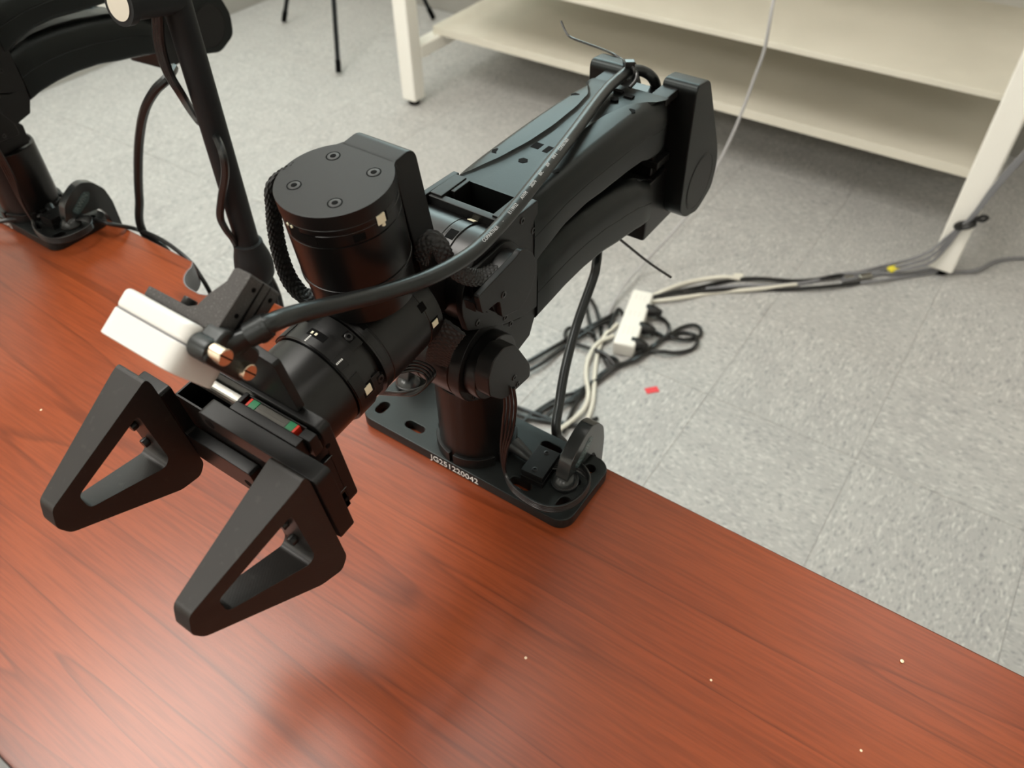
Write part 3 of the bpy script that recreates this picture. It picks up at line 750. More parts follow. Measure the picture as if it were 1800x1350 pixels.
# fingers: triangular frames tapering to the tip
fo_ = [(-.1310, -.0702), (-.1255, -.0682), (-.1240, -.0740), (-.1240, -.1520), (-.1300, -.1585), (-.1440, -.1560), (-.2040, -.1185), (-.2075, -.1085), (-.2030, -.0960)]
fh_ = roundpoly([(-.1890, -.1015), (-.1400, -.0850), (-.1395, -.1270), (-.1440, -.1310), (-.1890, -.1140)], .0035, 4)
def finger(s):
    def fn(v):
        t = min(1, max(0, (-.131 - v.y) / .073)); x = v.x
        if x > .06: x = x - .0122 * t
        return (s * x, v.y, v.z)
    b = MB(FW)
    b.prism(roundpoly(fo_, .003, 3), 0, .0490, .0727, .0017, 3, [fh_], None, fn)
    return b
for s in (-1, 1):
    f_ = obj('gripper_finger', finger(s), 'print', arm)
    b = MB(FW)
    for z in (-.1000, -.1165): b.cyl((s * .0610, z), 1, .0030, -.1400, -.1440, .0006, 14)
    obj('screw', b, 'screw', f_)
# ---- cable sleeves and ribbon wires of the arm
def P_(px, py, ax, v): return pin(px, py, ax, v)
def Wp(px, py, ax, v): return FW @ pinF(FW, px, py, ax, v)
yv = Vector((0, 1, 0)); xv = Vector((1, 0, 0)); zv = Vector((0, 0, 1))
pts = [FW @ Vector((-.0150, .0300, -.0300)), FW @ Vector((-.0285, .0180, -.0105)), Wp(488, 318, 0, -.0345), Wp(481, 370, 0, -.0360), Wp(492, 445, 0, -.0360), Wp(515, 500, 0, -.0330), Wp(550, 521, 0, -.0260), FW @ Vector((-.0180, .0050, -.0840))]
obj('braided_sleeve', MB().sleeve(pts, .0115, .0034, [.3, .3, .35, .40, .45, .55, .5, .5]), 'braid', arm, 'black braided cable sleeve')
pts = [P_(740, 458, 0, .0260), P_(745, 436, 0, .0285), P_(758, 420, 0, .0320), P_(773, 432, 0, .0365), P_(786, 458, 0, .0400), P_(812, 482, 0, .0430), P_(842, 488, 0, .0442), P_(870, 471, 0, .0442), P_(896, 450, 0, .0442)]
obj('braided_sleeve', MB().sleeve(pts, .0102, .0034, [.6, .8, .9, .95, .95, .95, .9, .55, .3]), 'braid', arm, 'black braided cable sleeve')
pts = [P_(800, 575, 1, -.070), P_(785, 595, 1, -.073), P_(774, 615, 1, -.073), P_(768, 638, 1, -.068)]
obj('braided_sleeve', MB().sleeve(pts, .0160, .0026, [1, 1, 1, 1]), 'braid', arm, 'black braided cable sleeve')
def ribbon(name, pts, offs, n, r, parent, label=None):
    b = MB()
    for k in range(n):
        q = k - (n - 1) / 2
        b.tube([Vector(p) + Vector(o) * q for p, o in zip(pts, offs)], r, 8, 8)
    return obj(name, b, 'wire', parent, label)
d1 = Vector((0, 0, .0026))
ribbon('ribbon_wire', [P_(893, 680, 0, .0560), P_(897, 712, 0, .0560), P_(893, 752, 0, .0520), P_(886, 795, 0, .0480), Vector((.0480, -.0290, .0240)), P_(905, 862, 2, .0200), P_(945, 889, 2, .0190), P_(985, 894, 2, .0190),
                       P_(1020, 875, 2, .0200), P_(1036, 846, 2, .0200), P_(1022, 824, 2, .0210), P_(1000, 818, 2, .0210), P_(975, 818, 2, .0180)],
       [(.0026, .001, 0)] * 3 + [(.0018, 0, .0014)] + [d1 * .8] * 6 + [d1 * .6 + Vector((0, .0014, 0)), Vector((0, .0026, .0004)), Vector((0, .0026, 0))], 4, .0013, arm, 'flat black ribbon cable')
ribbon('ribbon_wire', [P_(668, 690, 1, -.085), P_(700, 692, 1, -.085), P_(735, 687, 1, -.080), P_(757, 668, 1, -.074), P_(752, 652, 1, -.070), P_(728, 643, 1, -.074), P_(700, 648, 1, -.085)],
       [(.0016, 0, .0016)] * 2 + [(.001, .0016, .0016)] * 3 + [(0, .0016, .0018)] * 2, 4, .0011, arm, 'flat black ribbon cable')
# plug block on the base plate
FB = Matrix.Translation((.0652, -.0010, 0)) @ Matrix.Rotation(rad(4), 4, 'Z')
b = MB(FB); b.box((-.0108, -.0165, .0115), (.0108, .0165, .0180), .0006); b.box((-.0104, -.0160, .0185), (.0104, .0160, .0250), .0006); b.box((-.009, -.015, .0175), (.009, .015, .019))
cb = obj('cable_block', b, 'anod', arm)
b = MB(FB)
for y in (-.0105, .0105): scr(b, (0, y), 2, .0250, .0026, .0005)
obj('screw', b, 'screw', cb)
b = MB(); b.tube([(.0335, .004, .022), (.043, .003, .020), (.0535, .001, .0185), (.057, .000, .0185)], .004, 12, 8, rr=lambda t: .0075 - .0045 * t)
obj('cable_boot', b, 'rubber', arm)

# ------------------------------------------------------------------ camera on the hand
depthcam = thing('depth_camera', 'small white box camera on a grey bracket above the gripper', 'camera', FW @ Vector((0, -.12, -.01)))
HX = .0263
body = roundpoly([(-HX, 0), (HX, 0), (HX, .033), (-HX, .033)], .0085, 6)
b = MB(FK); b.prism(body, 1, -.01375, 0.0, .0007, 3)
fr_ = obj('front_shell', b, 'whitecam', depthcam)
b = MB(FK); b.prism(body, 1, -.0245, -.01385, .0026, 3)
obj('back_shell', b, 'whitecam', depthcam)
b = MB(FK); b.prism([(p[0] * .985, .0165 + (p[1] - .0165) * .98) for p in body], 1, -.0142, -.0133)
obj('seam', b, 'gcable', depthcam)
b = MB(FK)
for x in (-.013, 0.0, .013): b.cyl((x, .0165), 1, .0040, -.001, .0004, 0, 20)
obj('lens', b, 'hole', depthcam)
b = MB(FK)
prof = [(-.0170, -.0246), (-.0170, -.0296), (.0105, -.0296), (.0150, -.0320), (.0180, -.0395), (.0232, -.0480), (.0232, -.0545), (.0252, -.0556), (.0335, -.0556), (.0345, -.0545), (.0330, -.0262), (.0315, -.0246)]
b.prism(prof, 2, .0060, .0285, .0006)
bk = obj('mounting_bracket', b, 'greyprint', depthcam, 'grey printed bracket')
b = MB(FK)
for q, p in ((-.0500, .0120), (-.0360, .0115), (-.0500, .0245), (-.0370, .0255)): b.cyl((q, p), 0, .0012, .0320, .0346 if q < -.045 else .0339, 0, 12)
b.box((.030, -.0550, .0150), (.0347, -.0300, .0156)); b.box((.030, -.0550, .0205), (.0346, -.0300, .0209))
obj('bracket_hole_shade', b, 'hole', bk)  # black pins and strips paint the shade in holes and grooves
b = MB(FK); b.cyl((-.0010, .0170), 1, .0035, -.0295, -.0335, .0006, 16)
obj('bracket_screw', b, 'screw', bk)
b = MB(FW)
b.prism(roundpoly([(-.022, -.0742), (-.022, -.030), (.0120, -.0350), (.0334, -.0385), (.0378, -.0735), (.0340, -.0745)], .0015, 2), 1, -.0955, -.0903, .0007)
obj('mounting_plate', b, 'anod', depthcam, 'black angled mounting plate')
# camera cable: plug with two thumb screws, strain relief, thick cable tied to the elbow, dropping behind the desk
cable = thing('camera_cable', 'thick black cable plugged into the white camera and tied along the near robot arm', 'cable', FW @ Vector((.04, -.11, -.02)))
b = MB(FK)
b.cyl((-.0168, .0070), 0, .0062, .0255, .0375, .0020, 28)
b.cyl((-.0160, .0280), 0, .0050, .0255, .0370, .0016, 28)
b.prism(roundpoly([(-.0300, .0060), (-.0110, .0020), (-.0095, .0330), (-.0270, .0340)], .005, 4), 0, .0264, .0385, .0026, 3)
b.loft([[FKv for FKv in [(x0 + dx, q0 + dq, p0 + dp) for (dx, dq, dp) in pro]] for (x0, q0, p0, pro) in (
    (.034, -.0200, .0160, [(.006 * cos(2 * PI * k / 16), 0, .0080 * sin(2 * PI * k / 16)) for k in range(16)]),
    (.039, -.0285, .0165, [(.0060 * cos(2 * PI * k / 16), -.002 * cos(2 * PI * k / 16), .0060 * sin(2 * PI * k / 16)) for k in range(16)]),
    (.043, -.0345, .0172, [(.0048 * cos(2 * PI * k / 16), .002 * cos(2 * PI * k / 16), .0048 * sin(2 * PI * k / 16)) for k in range(16)]))], F=FK)
plug = obj('plug', b, 'rubber', cable)
for q, p, x0 in ((-.0176, .0066, .0385), (-.0160, .0276, .0362)):
    b = MB(FK); n = 40
    b.prism([(q + (.0043 if k % 2 else .0040) * cos(2 * PI * k / n), p + (.0043 if k % 2 else .0040) * sin(2 * PI * k / n)) for k in range(n)], 0, x0 - .0015, x0 + .0068, .0005, 1)
    ts = obj('thumb_screw', b, 'gold', plug, 'shiny knurled thumb screw')
    b = MB(FK); b.box((x0 + .0062, q - .0004, p - .0040), (x0 + .00685, q + .0004, p + .0040))
    obj('screw_slot_shade', b, 'hole', plug)  # black bar on the knob face paints the shaded slot
K0 = FK @ Vector((.0430, -.0345, .0172)); K1 = FK @ Vector((.0462, -.0395, .0180))
dep = lambda v: (v - CAM).dot(FWD)
zA = dep(K1); zB = dep(pin(872, 404, 2, .270))
def mid(px, py, t): return pd(px, py, zA + (zB - zA) * t)
path = [K0, K1, mid(520, 552, .14), mid(600, 533, .32), mid(690, 510, .52), mid(765, 483, .68), mid(828, 446, .86), pin(872, 404, 2, .268), pin(905, 366, 2, .268), pin(940, 322, 2, .268), pin(1000, 245, 2, .264),
        pin(1060, 165, 2, .2585), pin(1090, 136, 2, .2570), pin(1108, 124, 2, .2570), pin(1132, 126, 2, .2530), pin(1150, 142, 2, .2440), Vector((.0050, .290, .215)), Vector((-.0080, .338, .1900)), Vector((-.0150, .340, .1300)), Vector((-.020, .300, .0960)), Vector((-.0150, .235, .0950)),
        Vector((.0020, .195, .0900)), pin(1043, 488, 1, .185), pin(1014, 570, 1, .155), pin(994, 645, 1, .115), pin(983, 710, 1, .085), pin(978, 762, 1, .060), Vector((.060, .058, -.05)), Vector((.055, .060, -.30)), Vector((.02, .12, -.70)), Vector((-.02, .25, FLOOR + .006)), Vector((-.15, .40, FLOOR + .006))]
path = [Vector(p) for p in path]
obj('cable_run', MB().tube(path, .0047, 14, 8), 'rubber', cable)
b = MB()
for k in range(4):
    c0 = K0.lerp(mid(520, 552, .14), .06 + k * .05); c1 = K0.lerp(mid(520, 552, .14), .09 + k * .05)
    b.tube([c0, c1], .0068 - k * .0003, 16, 1)
b.tube([FK @ Vector((.0405, -.0310, .0170)), K1], .0060, 16, 2)
obj('strain_relief', b, 'rubber', cable)
# tiny printing along the cable
cp = spline(path, 8); b = MB(); i_ = 7 * 8
words = ['COPARTNER', '-', 'E119932', 'AWM', '20276', '80C', '30V', 'VW-1', 'COPARTNER']
Lc = [0]
for a_, b__ in zip(cp, cp[1:]): Lc.append(Lc[-1] + (b__ - a_).length)
s_ = Lc[6 * 8] + .012
for wd in words:
    sz = .0035; wlen = .55 * sz * len(wd); sm = s_ + wlen / 2
    j = next(q for q in range(len(Lc) - 1) if Lc[q + 1] >= sm); u = (sm - Lc[j]) / (Lc[j + 1] - Lc[j])
    p = cp[j].lerp(cp[j + 1], u); tg = (cp[j + 1] - cp[j]).normalized(); nn = (CAM - p).normalized() + Vector((0, 0, .25)); nn = (nn - tg * nn.dot(tg)).normalized()
    b.text(wd, sz, .00012, frame(p + nn * .0046, [tg, nn.cross(tg), nn])); s_ += wlen + .0075
obj('cable_print', b, 'inkdim', cable, 'tiny white print')
def tie(name, label, pts, r, tail=None, head=None):
    t = thing(name, label, 'cable tie', pts[0])
    obj('band', MB().tube(pts, r, 6, 6, closed=True), 'wire', t)
    if head is not None: obj('head', MB(Matrix.Translation(head) @ Matrix.Rotation(rad(35), 4, 'Z')).box((-.0042, -.0036, -.0028), (.0042, .0036, .0028), .0008), 'wire', t)
    if tail: obj('tail', MB().tube(tail, .0011, 6, 8), 'wire', t)
    return t
c_ = pin(1106, 126, 2, .257)
tie('cable_tie', 'black cable tie with a long curled tail on top of the elbow', [c_ + Vector((.0062 * cos(a) , .0062 * cos(a) * -.4, .0068 * sin(a))) for a in [k * PI / 4 for k in range(8)]], .0013,
    [c_ + Vector((-.004, 0, .006)), pin(1095, 106, 1, .275), pin(1078, 95, 1, .280), pin(1060, 87, 1, .288), pin(1030, 76, 1, .295), pin(1004, 66, 1, .300), pin(994, 55, 1, .302), pin(986, 37, 1, .305)], pin(1107, 112, 2, .264))
c2_ = pin(1112, 135, 2, .2535)
b = MB(); b.tube([pin(1110, 118, 2, .262), pin(1119, 128, 2, .258), pin(1117, 142, 2, .2540), pin(1107, 154, 2, .2500)], .0016, 8, 8)
obj('tie_loop', b, 'wire', fo)
tl = thing('cable_tie', 'straight black cable tie tail sticking out below the elbow', 'cable tie', pin(1097, 427, 1, .250))
obj('band', MB().tube([Vector((-.0150, .235, .0950)) + Vector((.0055 * cos(k * PI / 4), 0, .0055 * sin(k * PI / 4))) for k in range(8)], .0012, 6, 4, closed=True), 'wire', tl)
obj('tail', MB().tube([Vector((-.0100, .235, .0990)), pin(1085, 417, 1, .238), pin(1100, 429, 1, .240), pin(1140, 461, 1, .246), pin(1180, 488, 1, .252)], .0013, 6, 8), 'wire', tl)

# ------------------------------------------------------------------ spring clamps holding the base plates down
def clamp(x, label, y=0.0, F=None):
    F = F if F is not None else Matrix.Translation((x, y, 0))
    o0 = F @ Vector((0, .03, .03))
    t = thing('hand_clamp', label, 'clamp', o0, 'grey clamps on the base plates')
    b = MB(F)
    prof = roundpoly([(-.0065, .0200), (.0005, .0400), (.0110, .0490), (.0215, .0550), (.0320, .0570), (.0440, .0510), (.0545, .0370), (.0585, .0180), (.0585, -.075), (.0470, -.075), (.0465, .0020), (.0400, .0165), (.0300, .0180), (.0190, .0190), (.0095, .0205)], .004, 3)
    b.prism(prof, 0, -.0060, .0060, .0018, 2)
    bo = obj('jaw', b, 'clamp', t)
    b = MB(F); b.cyl((0.0, .001), 2, .0125, .0116, .0150, .0012, 28); b.lathe([(.0118, .0150), (.010, .0190), (.006, .0225), (0, .0235)], (0.0, .001), 2, 28, caps=False)
    obj('pad', b, 'clamp', t)
    b = MB(F)
    b.prism(roundpoly([(.0060, .0300), (.0285, .0460), (.0360, .0420), (.0300, .0320), (.0120, .0220)], .003, 3), 0, .0058, .0063, .0002)
    pn = obj('panel', b, 'clampdk', t)
    ax = Vector((0, .815, .58)).normalized(); up_ = Vector((0, -.58, .815)).normalized()
    FT = F @ frame((.0064, .0205, .0345), [ax, up_, xv])
    obj('lettering', MB().text('IRWIN', .0090, .0003, FT), 'letter', pn, 'raised lettering')
    b = MB(F); b.box((-.009, .0100, -.052), (.009, .0585, -.042), .002); b.cyl((0, .014), 2, .0125, -.0420, -.0322, .001, 24)
    b.box((-.008, .044, -.150), (.008, .060, -.070), .003)
    obj('lower_jaw', b, 'clamp', t)
    return t
clamp(.0885, 'grey clamp gripping the right end of the near robot base plate at the desk edge')
clamp(-.1000, 'grey clamp half hidden behind a ribbon cable loop under the near robot wrist', .018)
# ------------------------------------------------------------------ second arm, far left
LX = -.6900
arm2 = copy_tree(arm); arm2.location = arm.location + Vector((LX * S, 0, 0))
for ch in arm2.children:
    k_ = ch.name.split('.')[0]
    if k_ in ('base_plate', 'cable_block', 'cable_boot'): ch.location = Vector((-.022 * S if k_ == 'base_plate' else -.012 * S, 0, 0))
    elif k_ not in ('button', 'ribbon_wire'): ch.rotation_euler = (0, 0, .10)
arm2['label'] = 'black robot arm cut off by the upper left corner of the photo'
clamp(LX + .0720, 'grey clamp on the base plate of the far left robot, at the desk edge')
# ------------------------------------------------------------------ black pole with its cables
pole = thing('clamp_pole', 'tall black pole at the desk edge between the two robot arms, cables wound around it', 'pole', (-.3410, .0450, 0))
px_, py_ = -.3440, .0520
b = MB(); b.lathe([(.0125, .0500), (.0125, 1.20), (0, 1.20)], (px_, py_), 2, 32, caps=False)
obj('tube', b, 'tri', pole)
b = MB(); b.lathe([(.0128, .0640), (.0155, .0625), (.0160, .0560), (.0190, .0460), (.0210, .0340), (.0195, .0200), (.0140, .0100), (0, .0080)], (px_, py_), 2, 36, caps=False)
obj('ball_joint', b, 'tri', pole)
b = MB(); b.cyl((px_, py_), 2, .008, -.060, .012, 0, 20); b.box((-.356, .0150, .0002), (-.330, .060, .0120), .002); b.box((-.356, .0445, -.060), (-.330, .060, .004), .002); b.box((-.356, .0100, -.060), (-.330, .060, -.048), .002); b.cyl((-.343, .020), 2, .006, -.052, -.0325, 0, 16)
obj('desk_clamp', b, 'tri', pole)
ka = Vector((px_, py_, .3120)); kb = pin(207, 8, 1, -.004)
b = MB(); b.tube([ka, ka.lerp(kb, .93)], .0135, 24, 1); b.tube([ka.lerp(kb, .86), ka.lerp(kb, .985)], .0165, 28, 1)
kn = obj('clamp_knob', b, 'tri', pole)
b = MB(); b.tube([ka.lerp(kb, .98), kb], .0125, 28, 1)
obj('knob_face', b, 'chrome', kn, 'bright turned metal knob face')
def pcab(name, label, pts, r, m='wire', cat='cable', group=None):
    o = obj(name, MB().tube([Vector(p) for p in pts], r, 10, 8), m, loc=pts[0])
    return tag(o, label, cat, group)
b = MB()
pp = lambda x, y, d=.030: pin(x, y, 1, d)
for k in (-1, 0, 1):
    q = k * 4.5
    b.tube([pp(276 + q, -30), pp(277 + q, 30), pp(281 + q, 80), pp(296 + q * .8, 128), pp(318 + q * .6, 165, .034), pp(337 + q * .5, 196, .055), pp(352 + q * .5, 215, .070), pp(374 + q * .4, 232, .050), pp(391 + q * .4, 268, .034), pp(396 + q * .4, 305, .032), pp(390 + q * .4, 345, .032),
            pp(387 + q * .4, 380, .032), pp(396 + q * .3, 402, .032), pp(412 + q * .2, 425, .038), pp(432, 470, .062), pp(444, 520, .072), Vector((-.33, .085, -.12)), Vector((-.32, .10, -.45)), Vector((-.30, .12, FLOOR + .006))], .0030, 8, 8)
tag(obj('wound_cable', b, 'rubber', loc=(-.34, .03, .3)), 'flat black cable bundle winding down around the black pole', 'cable')
pcab('hanging_cable', 'black cable drooping from below the far left robot arm to behind the desk', [pp(305, 120, .10), pp(294, 138, .08), pp(272, 160, .07), pp(254, 195, .065), pp(245, 245, .065), pp(243, 300, .062), pp(245, 350, .06), pp(252, 408, .056), Vector((-.52, .060, -.06)), Vector((-.50, .07, -.40)), Vector((-.48, .10, FLOOR + .006))], .0050, 'rubber')
pcab('thin_cable', 'thin black cable lying over the far left base plate and down through the desk notch', [Vector((-.80, -.10, .004)), Vector((-.745, -.075, .004)), pin(-10, 391, 2, .016), pin(45, 382, 2, .0165), pin(90, 379, 2, .0170), pin(150, 383, 2, .0170), pin(195, 394, 2, .0160), pin(240, 403, 1, .052), pin(285, 422, 1, .054), pin(330, 456, 1, .050), pin(352, 485, 1, .046), pin(372, 520, 1, .044), pin(392, 570, 1, .044), Vector((-.385, .05, -.30)), Vector((-.38, .08, FLOOR + .005))], .0027)
pcab('thin_cable', 'thin black cable hanging just right of the pole foot', [pin(440, 452, 1, .078), pin(455, 462, 1, .078), pin(474, 485, 1, .080), pin(488, 513, 1, .080), pin(497, 548, 1, .080), pin(506, 600, 1, .080), Vector((-.25, .09, -.35)), Vector((-.24, .12, FLOOR + .005))], .0030)
# ------------------------------------------------------------------ white workbench
wb = thing('workbench', 'cream white metal workbench with two beige shelves in the background', 'workbench', (-.8, 2.3, FLOOR))
YL, YB = 1.9166, 2.74
legs = [(-1.8300, -1.7620), (.2187, .2876)]
for (x0, x1) in legs:
    for y in (YL, YB - .067):
        l_ = obj('leg', MB().box((x0, y, FLOOR + .022), (x1, y + .067, .20), .007, 3), 'whitepaint', wb)
        obj('foot', MB().cyl(((x0 + x1) / 2, y + .033), 2, .022, FLOOR + .0005, FLOOR + .024, .002, 20), 'hole', l_)
    obj('side_rail', MB().box((x0 + .004, YL + .067, -.737), (x1, YB - .067, -.686), .006, 3), 'whitepaint', wb)
    obj('side_rail', MB().box((x0 + .004, YL + .067, -.450), (x1, YB - .067, -.412), .006, 3), 'whitepaint', wb)
obj('lower_shelf', MB().box((-1.80, 2.106, -.686), (.2187, 2.70, -.655), .002), 'shelf', wb)
obj('upper_shelf', MB().box((-1.66, 2.015, -.412), (.2160, 2.70, -.394), .002), 'shelf', wb)
obj('bench_top', MB().box((-1.86, 1.98, .20), (.32, YB + .03, .24), .003), 'shelf', wb)
pcab('thin_cable', 'thin pale grey cable hanging in front of the workbench down to the floor', [Vector((.300, 2.60, .252)), Vector((.300, 2.10, .256)), Vector((.300, 1.93, .235)), Vector((.285, 1.85, .100)), pin(1376, -60, 1, 1.70), pin(1360, 0, 1, 1.64), pin(1352, 45, 1, 1.62), pin(1343, 90, 1, 1.62), pin(1325, 140, 1, 1.62), pin(1297, 215, 1, 1.60), pin(1262, 290, 1, 1.57), pin(1235, 335, 1, 1.54), pin(1203, 385, 1, 1.50), pin(1168, 425, 1, 1.46),
      pin(1125, 470, 1, 1.42), pin(1095, 505, 2, FLOOR + .03), pin(1075, 540, 2, FLOOR + .008), pin(1062, 575, 2, FLOOR + .006)], .0042, 'clearcable')
# ------------------------------------------------------------------ tripod behind
apex = Vector((-2.46, 2.33, .05))
tp = thing('tripod_stand', 'thin black tripod stand on the floor left of the white workbench', 'tripod', (-2.46, 2.33, FLOOR))
for p in ((-2.873, 2.267), (-2.237, 1.975), (-2.284, 2.689)):
    f0 = Vector((p[0], p[1], FLOOR + .012))
    lg = obj('leg', MB().tube([f0 + (apex - f0) * .03, apex], .0105, 12, 1), 'tri', tp)
    obj('foot', MB().tube([f0, f0 + (apex - f0) * .05], .0125, 12, 1), 'hole', lg)
obj('hub', MB().cyl((apex.x, apex.y), 2, .03, .02, .09, .005, 24).cyl((apex.x, apex.y), 2, .012, .08, .6, .002, 16), 'tri', tp)
# ------------------------------------------------------------------ floor clutter: power strip, plugs, cables
fz = lambda x, y, h=.006: pin(x, y, 2, FLOOR + h)
A_ = fz(1098, 601, .045); B_ = fz(1130, 514, .045)
dv = (B_ - A_); L_ = dv.length; dv.normalize(); cr_ = Vector((dv.y, -dv.x, 0))
FP = frame(A_ - Vector((0, 0, .045)), [cr_, dv, zv])
ps = thing('power_strip', 'short white power strip on the floor among tangled black cables', 'power strip', A_ - Vector((0, 0, .045)))
hw_ = .0300
psb = obj('body', MB(FP).box((-hw_, -.115 + .105, .001), (hw_, L_ + .010, .045), .006, 3), 'strip', ps)
b = MB(FP)
for k, y in enumerate((.035, .115, .190)):
    n_ = 3 if k == 0 else 2
    for j in range(n_):
        for i_ in range(3): b.box((-.014 + i_ * .012, y + j * .012, .0448), (-.0115 + i_ * .012, y + j * .012 + .006, .0452))
obj('outlet_slot', b, 'stripmark', psb)
plugs = [fz(1143, 546, .03), fz(1131, 577, .03), fz(1117, 604, .03)]
loops = [
 ('black power cord from the topmost plug of the white power strip', [(1156, 555), (1171, 566), (1176, 578), (1172, 590), (1150, 608), (1120, 630), (1085, 645), (1050, 668), (1010, 690), (985, 698), (945, 722), (915, 745)], 0),
 ('black power cord from the middle plug of the white power strip', [(1146, 581), (1160, 588), (1172, 592), (1195, 577), (1218, 571), (1231, 578), (1229, 591), (1205, 597), (1180, 592), (1196, 585), (1219, 588), (1226, 600), (1216, 614), (1190, 620), (1163, 618), (1140, 620), (1105, 637), (1080, 643), (1060, 655), (1020, 690), (975, 720), (950, 740)], 1),
 ('black power cord from the lowest plug of the white power strip', [(1131, 608), (1145, 612), (1158, 600), (1175, 590), (1150, 606), (1110, 632), (1090, 640), (1074, 640), (1066, 632), (1076, 628), (1086, 636), (1080, 646), (1045, 676), (1015, 705), (990, 760)], 2)]
for (lab, pts, k) in loops:
    c0 = Vector(plugs[k]); t = thing('mains_lead', lab, 'power cord', c0, 'black cords at the white power strip')
    q = [c0 + Vector((.030, -.004, -.006))] + [fz(x, y, .007 + .004 * ((i * 7 + k * 3) % 3)) for i, (x, y) in enumerate(pts)]
    obj('wire', MB().tube(q, .0056, 8, 8), 'wire', t)
    e0 = q[0]; e1 = c0 - cr_ * -.0 - (cr_ * -1) * 0
    b = MB(); b.loft([[c0 + cr_ * (-.012 + x) + dv * (sy * cos(a_)) + zv * (sz * sin(a_)) for a_ in [2 * PI * j / 16 for j in range(16)]] for (x, sy, sz) in ((0.0, .019, .017), (.020, .019, .017), (.032, .014, .013), (.046, .007, .007))])
    obj('plug', b, 'wire', t)
def fcab(name, lab, pts, r, m='wire', h=.006, group=None, var=.004):
    return pcab(name, lab, [fz(x, y, h + var * ((i * 5) % 3)) for i, (x, y) in enumerate(pts)], r, m, 'cable', group)
fcab('black_cable', 'black cable with a tall narrow loop left of the white power strip', [(1100, 560), (1085, 545), (1062, 600), (1055, 572), (1048, 545), (1039, 527), (1031, 526), (1032, 548), (1040, 580), (1052, 610), (1068, 640), (1075, 645), (1040, 680), (1005, 705), (970, 712), (942, 730)], .0056)
fcab('black_cable', 'farther of two parallel black cables running from the power strip to the robot base', [(1085, 549), (1060, 562), (1030, 578), (1005, 592), (965, 615), (920, 640), (880, 660)], .0060)
fcab('black_cable', 'nearer of two parallel black cables running from the power strip to the robot base', [(1078, 560), (1050, 573), (1025, 588), (990, 612), (950, 640), (905, 664)], .0055, h=.009)
fcab('black_cable', 'black cable crossing under the power strip cords towards the robot arm', [(1080, 640), (1062, 622), (1030, 610), (1002, 600), (993, 590), (1000, 577), (1022, 580), (1045, 588)], .0055, h=.012)
fcab('black_cable', 'black cable lying along the floor right behind the desk edge', [(895, 712), (925, 722), (960, 735), (995, 745), (1022, 747), (1050, 735)], .0060)
fcab('black_cable', 'lower of the two black cables on the floor right behind the desk edge', [(890, 722), (930, 735), (968, 742), (1003, 750)], .0055, h=.004)
fcab('white_cable', 'white cable curving down from the power strip to the desk edge, nearest the strip', [(1085, 570), (1063, 590), (1052, 615), (1046, 650), (1044, 685), (1040, 715), (1030, 745), (1025, 775)], .0058, 'wcable')
fcab('white_cable', 'white cable bending towards the robot base behind the desk edge', [(1078, 590), (1050, 604), (1034, 630), (1030, 660), (1034, 690), (1028, 715), (1010, 735), (988, 752), (970, 765)], .0058, 'wcable', h=.012)
G = 'cables in the bundle across the floor'
fcab('white_cable', 'upper white cable arching between the power strip and the bundle to its right', [(1144, 522), (1170, 510), (1200, 499), (1235, 491), (1270, 487), (1300, 490)], .0066, 'wcable')
fcab('white_cable', 'lower white cable running right from the power strip', [(1146, 530), (1180, 526), (1215, 521), (1260, 514), (1330, 508), (1400, 500)], .0058, 'wcable', h=.004)
fcab('black_cable', 'black extension lead in the middle of the floor bundle', [(1140, 524), (1180, 515), (1230, 505), (1290, 492), (1340, 490), (1390, 494), (1430, 492), (1460, 487), (1485, 483)], .0062)
fcab('black_cable', 'lower black cable at the near side of the floor bundle', [(1180, 514), (1230, 512), (1300, 508), (1370, 509), (1440, 505), (1490, 500), (1510, 497)], .0058)
fcab('braided_cable', 'grey braided cable on the floor passing under the right workbench leg', [(1240, 508), (1300, 503), (1360, 502), (1420, 496), (1480, 482), (1540, 480), (1590, 482), (1630, 474), (1655, 477), (1690, 478), (1720, 474), (1748, 460), (1775, 455), (1830, 452)], .0058, 'gcable', h=.005)
fcab('grey_cable', 'dark grey cable at the near side of the bundle by the workbench leg', [(1500, 498), (1540, 494), (1580, 488), (1625, 482), (1650, 476)], .0045, 'gcable', h=.004)
lp = lambda x, y: pin(x, y, 1, 1.905)
for k, lab in enumerate(('upper', 'middle', 'lower')):
    d = k * 5
    q = [fz(1480, 484 + d, .008), fz(1520, 476 + d, .008), fz(1560, 466 + d * 1.3, .008), pin(1600, 456 + d * 1.6, 1, 1.86), pin(1636, 441 + d * 2, 1, 1.89), lp(1664, 418 + d * 1.6), lp(1684, 402 + d * .6), lp(1697, 392 + d * .3), lp(1716, 370 + d * .6), lp(1740, 336 + d), lp(1772, 298 + d), lp(1812, 255 + d)]
    pcab('grey_cable', lab + ' of the three thin grey cables tied to the front of the right workbench leg', q, .0046, 'gcable')
tt = thing('cable_tie', 'black hook and loop tie holding grey cables on the right workbench leg', 'cable tie', lp(1697, 394))
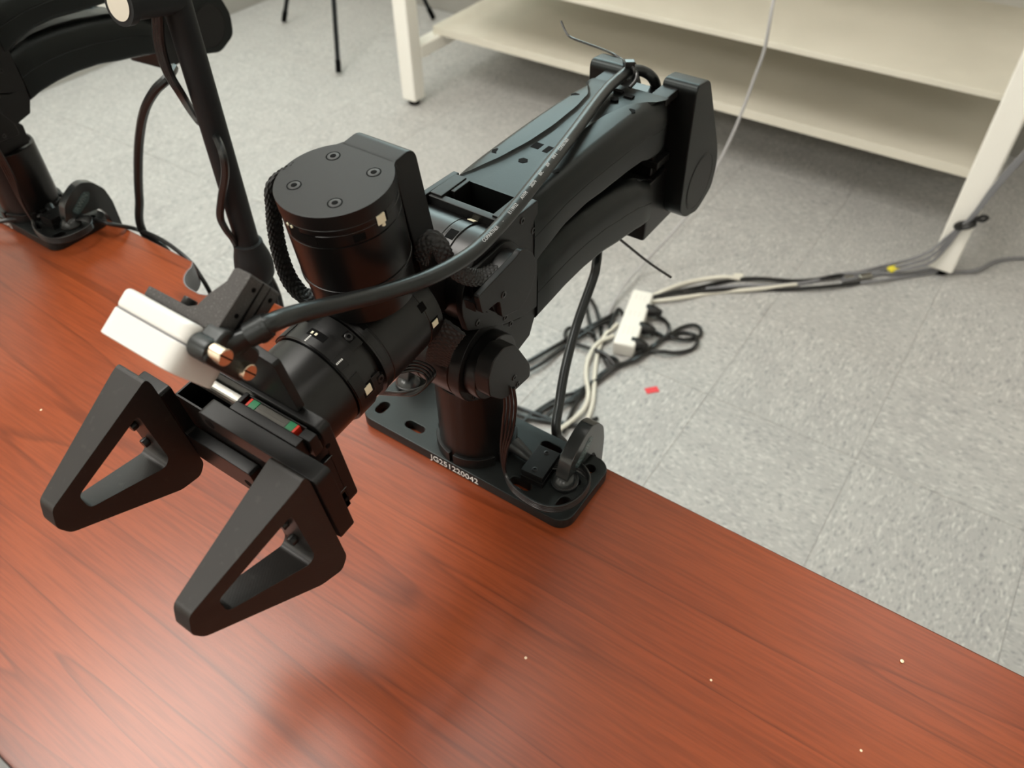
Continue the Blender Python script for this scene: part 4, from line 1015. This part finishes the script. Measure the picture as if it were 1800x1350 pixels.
obj('band', MB().tube([lp(1697, 394) + Vector((.019 * cos(k * PI / 4), .013 * sin(k * PI / 4) - .006, .010 * cos(k * PI / 4))) for k in range(8)], .0085, 8, 5, closed=True), 'wire', tt)
obj('tail', MB().tube([lp(1705, 392), lp(1718, 384), lp(1730, 380), lp(1736, 383), lp(1729, 388), lp(1716, 387)], .0050, 8, 6), 'wire', tt)
def small(name, lab, cat, m, pa, pb, w_, h_, z=.0008):
    a = fz(*pa, z); c = fz(*pb, z); d = c - a; L = d.length; d.normalize()
    F_ = frame(a, [d, Vector((-d.y, d.x, 0)), zv])
    return tag(obj(name, MB(F_).box((0, -w_ / 2, 0), (L, w_ / 2, h_), min(w_, h_) * .2, 1), m, loc=a), lab, cat)
small('cable_plug', 'bare metal plug end on the floor bundle, nearest the workbench leg', 'plug', 'steel', (1508, 493), (1530, 489), .018, .018)
small('cable_plug', 'narrow metal plug end left of the wider one on the floor bundle', 'plug', 'steel', (1481, 491), (1500, 490), .012, .012)
small('cable_plug', 'cream plug where the white cable meets the black lead', 'plug', 'wcable', (1289, 490), (1305, 490), .020, .016)
small('cable_tag', 'small yellow tag on the grey cables by the workbench leg', 'tag', 'yellow', (1562, 477), (1576, 473), .022, .010, .012)
small('paper_scrap', 'tiny red scrap lying on the open floor', 'scrap', 'redbit', (1135, 688), (1157, 684), .020, .0015)
# ------------------------------------------------------------------ small things on the desk
tag(obj('crumb', MB().lathe([(0, 0), (.0012, .0003), (.0014, .0010), (0, .0018)], pin(1585, 1163, 2, 0).to_2d(), 2, 8, caps=False), 'crumb', loc=pin(1585, 1163, 2, 0)), 'single pale crumb on the right part of the desk', 'crumb')
dev = thing('tablet', 'dark slim device with a grey rim poking into the lower left corner of the desk', 'device', (-.30, -.47, 0))
obj('case', MB().prism(rrect(-.50, -.62, -.0400, -.4010, .012, 5), 2, .0002, .0110, .0012), 'device', dev)
hole = rrect(-.492, -.612, -.048, -.4075, .008, 5)
obj('rim', MB().prism(rrect(-.4995, -.6195, -.0405, -.4015, .012, 5), 2, .0108, .0122, .0004, 1, [hole]), 'rim', dev, 'grey metal rim')
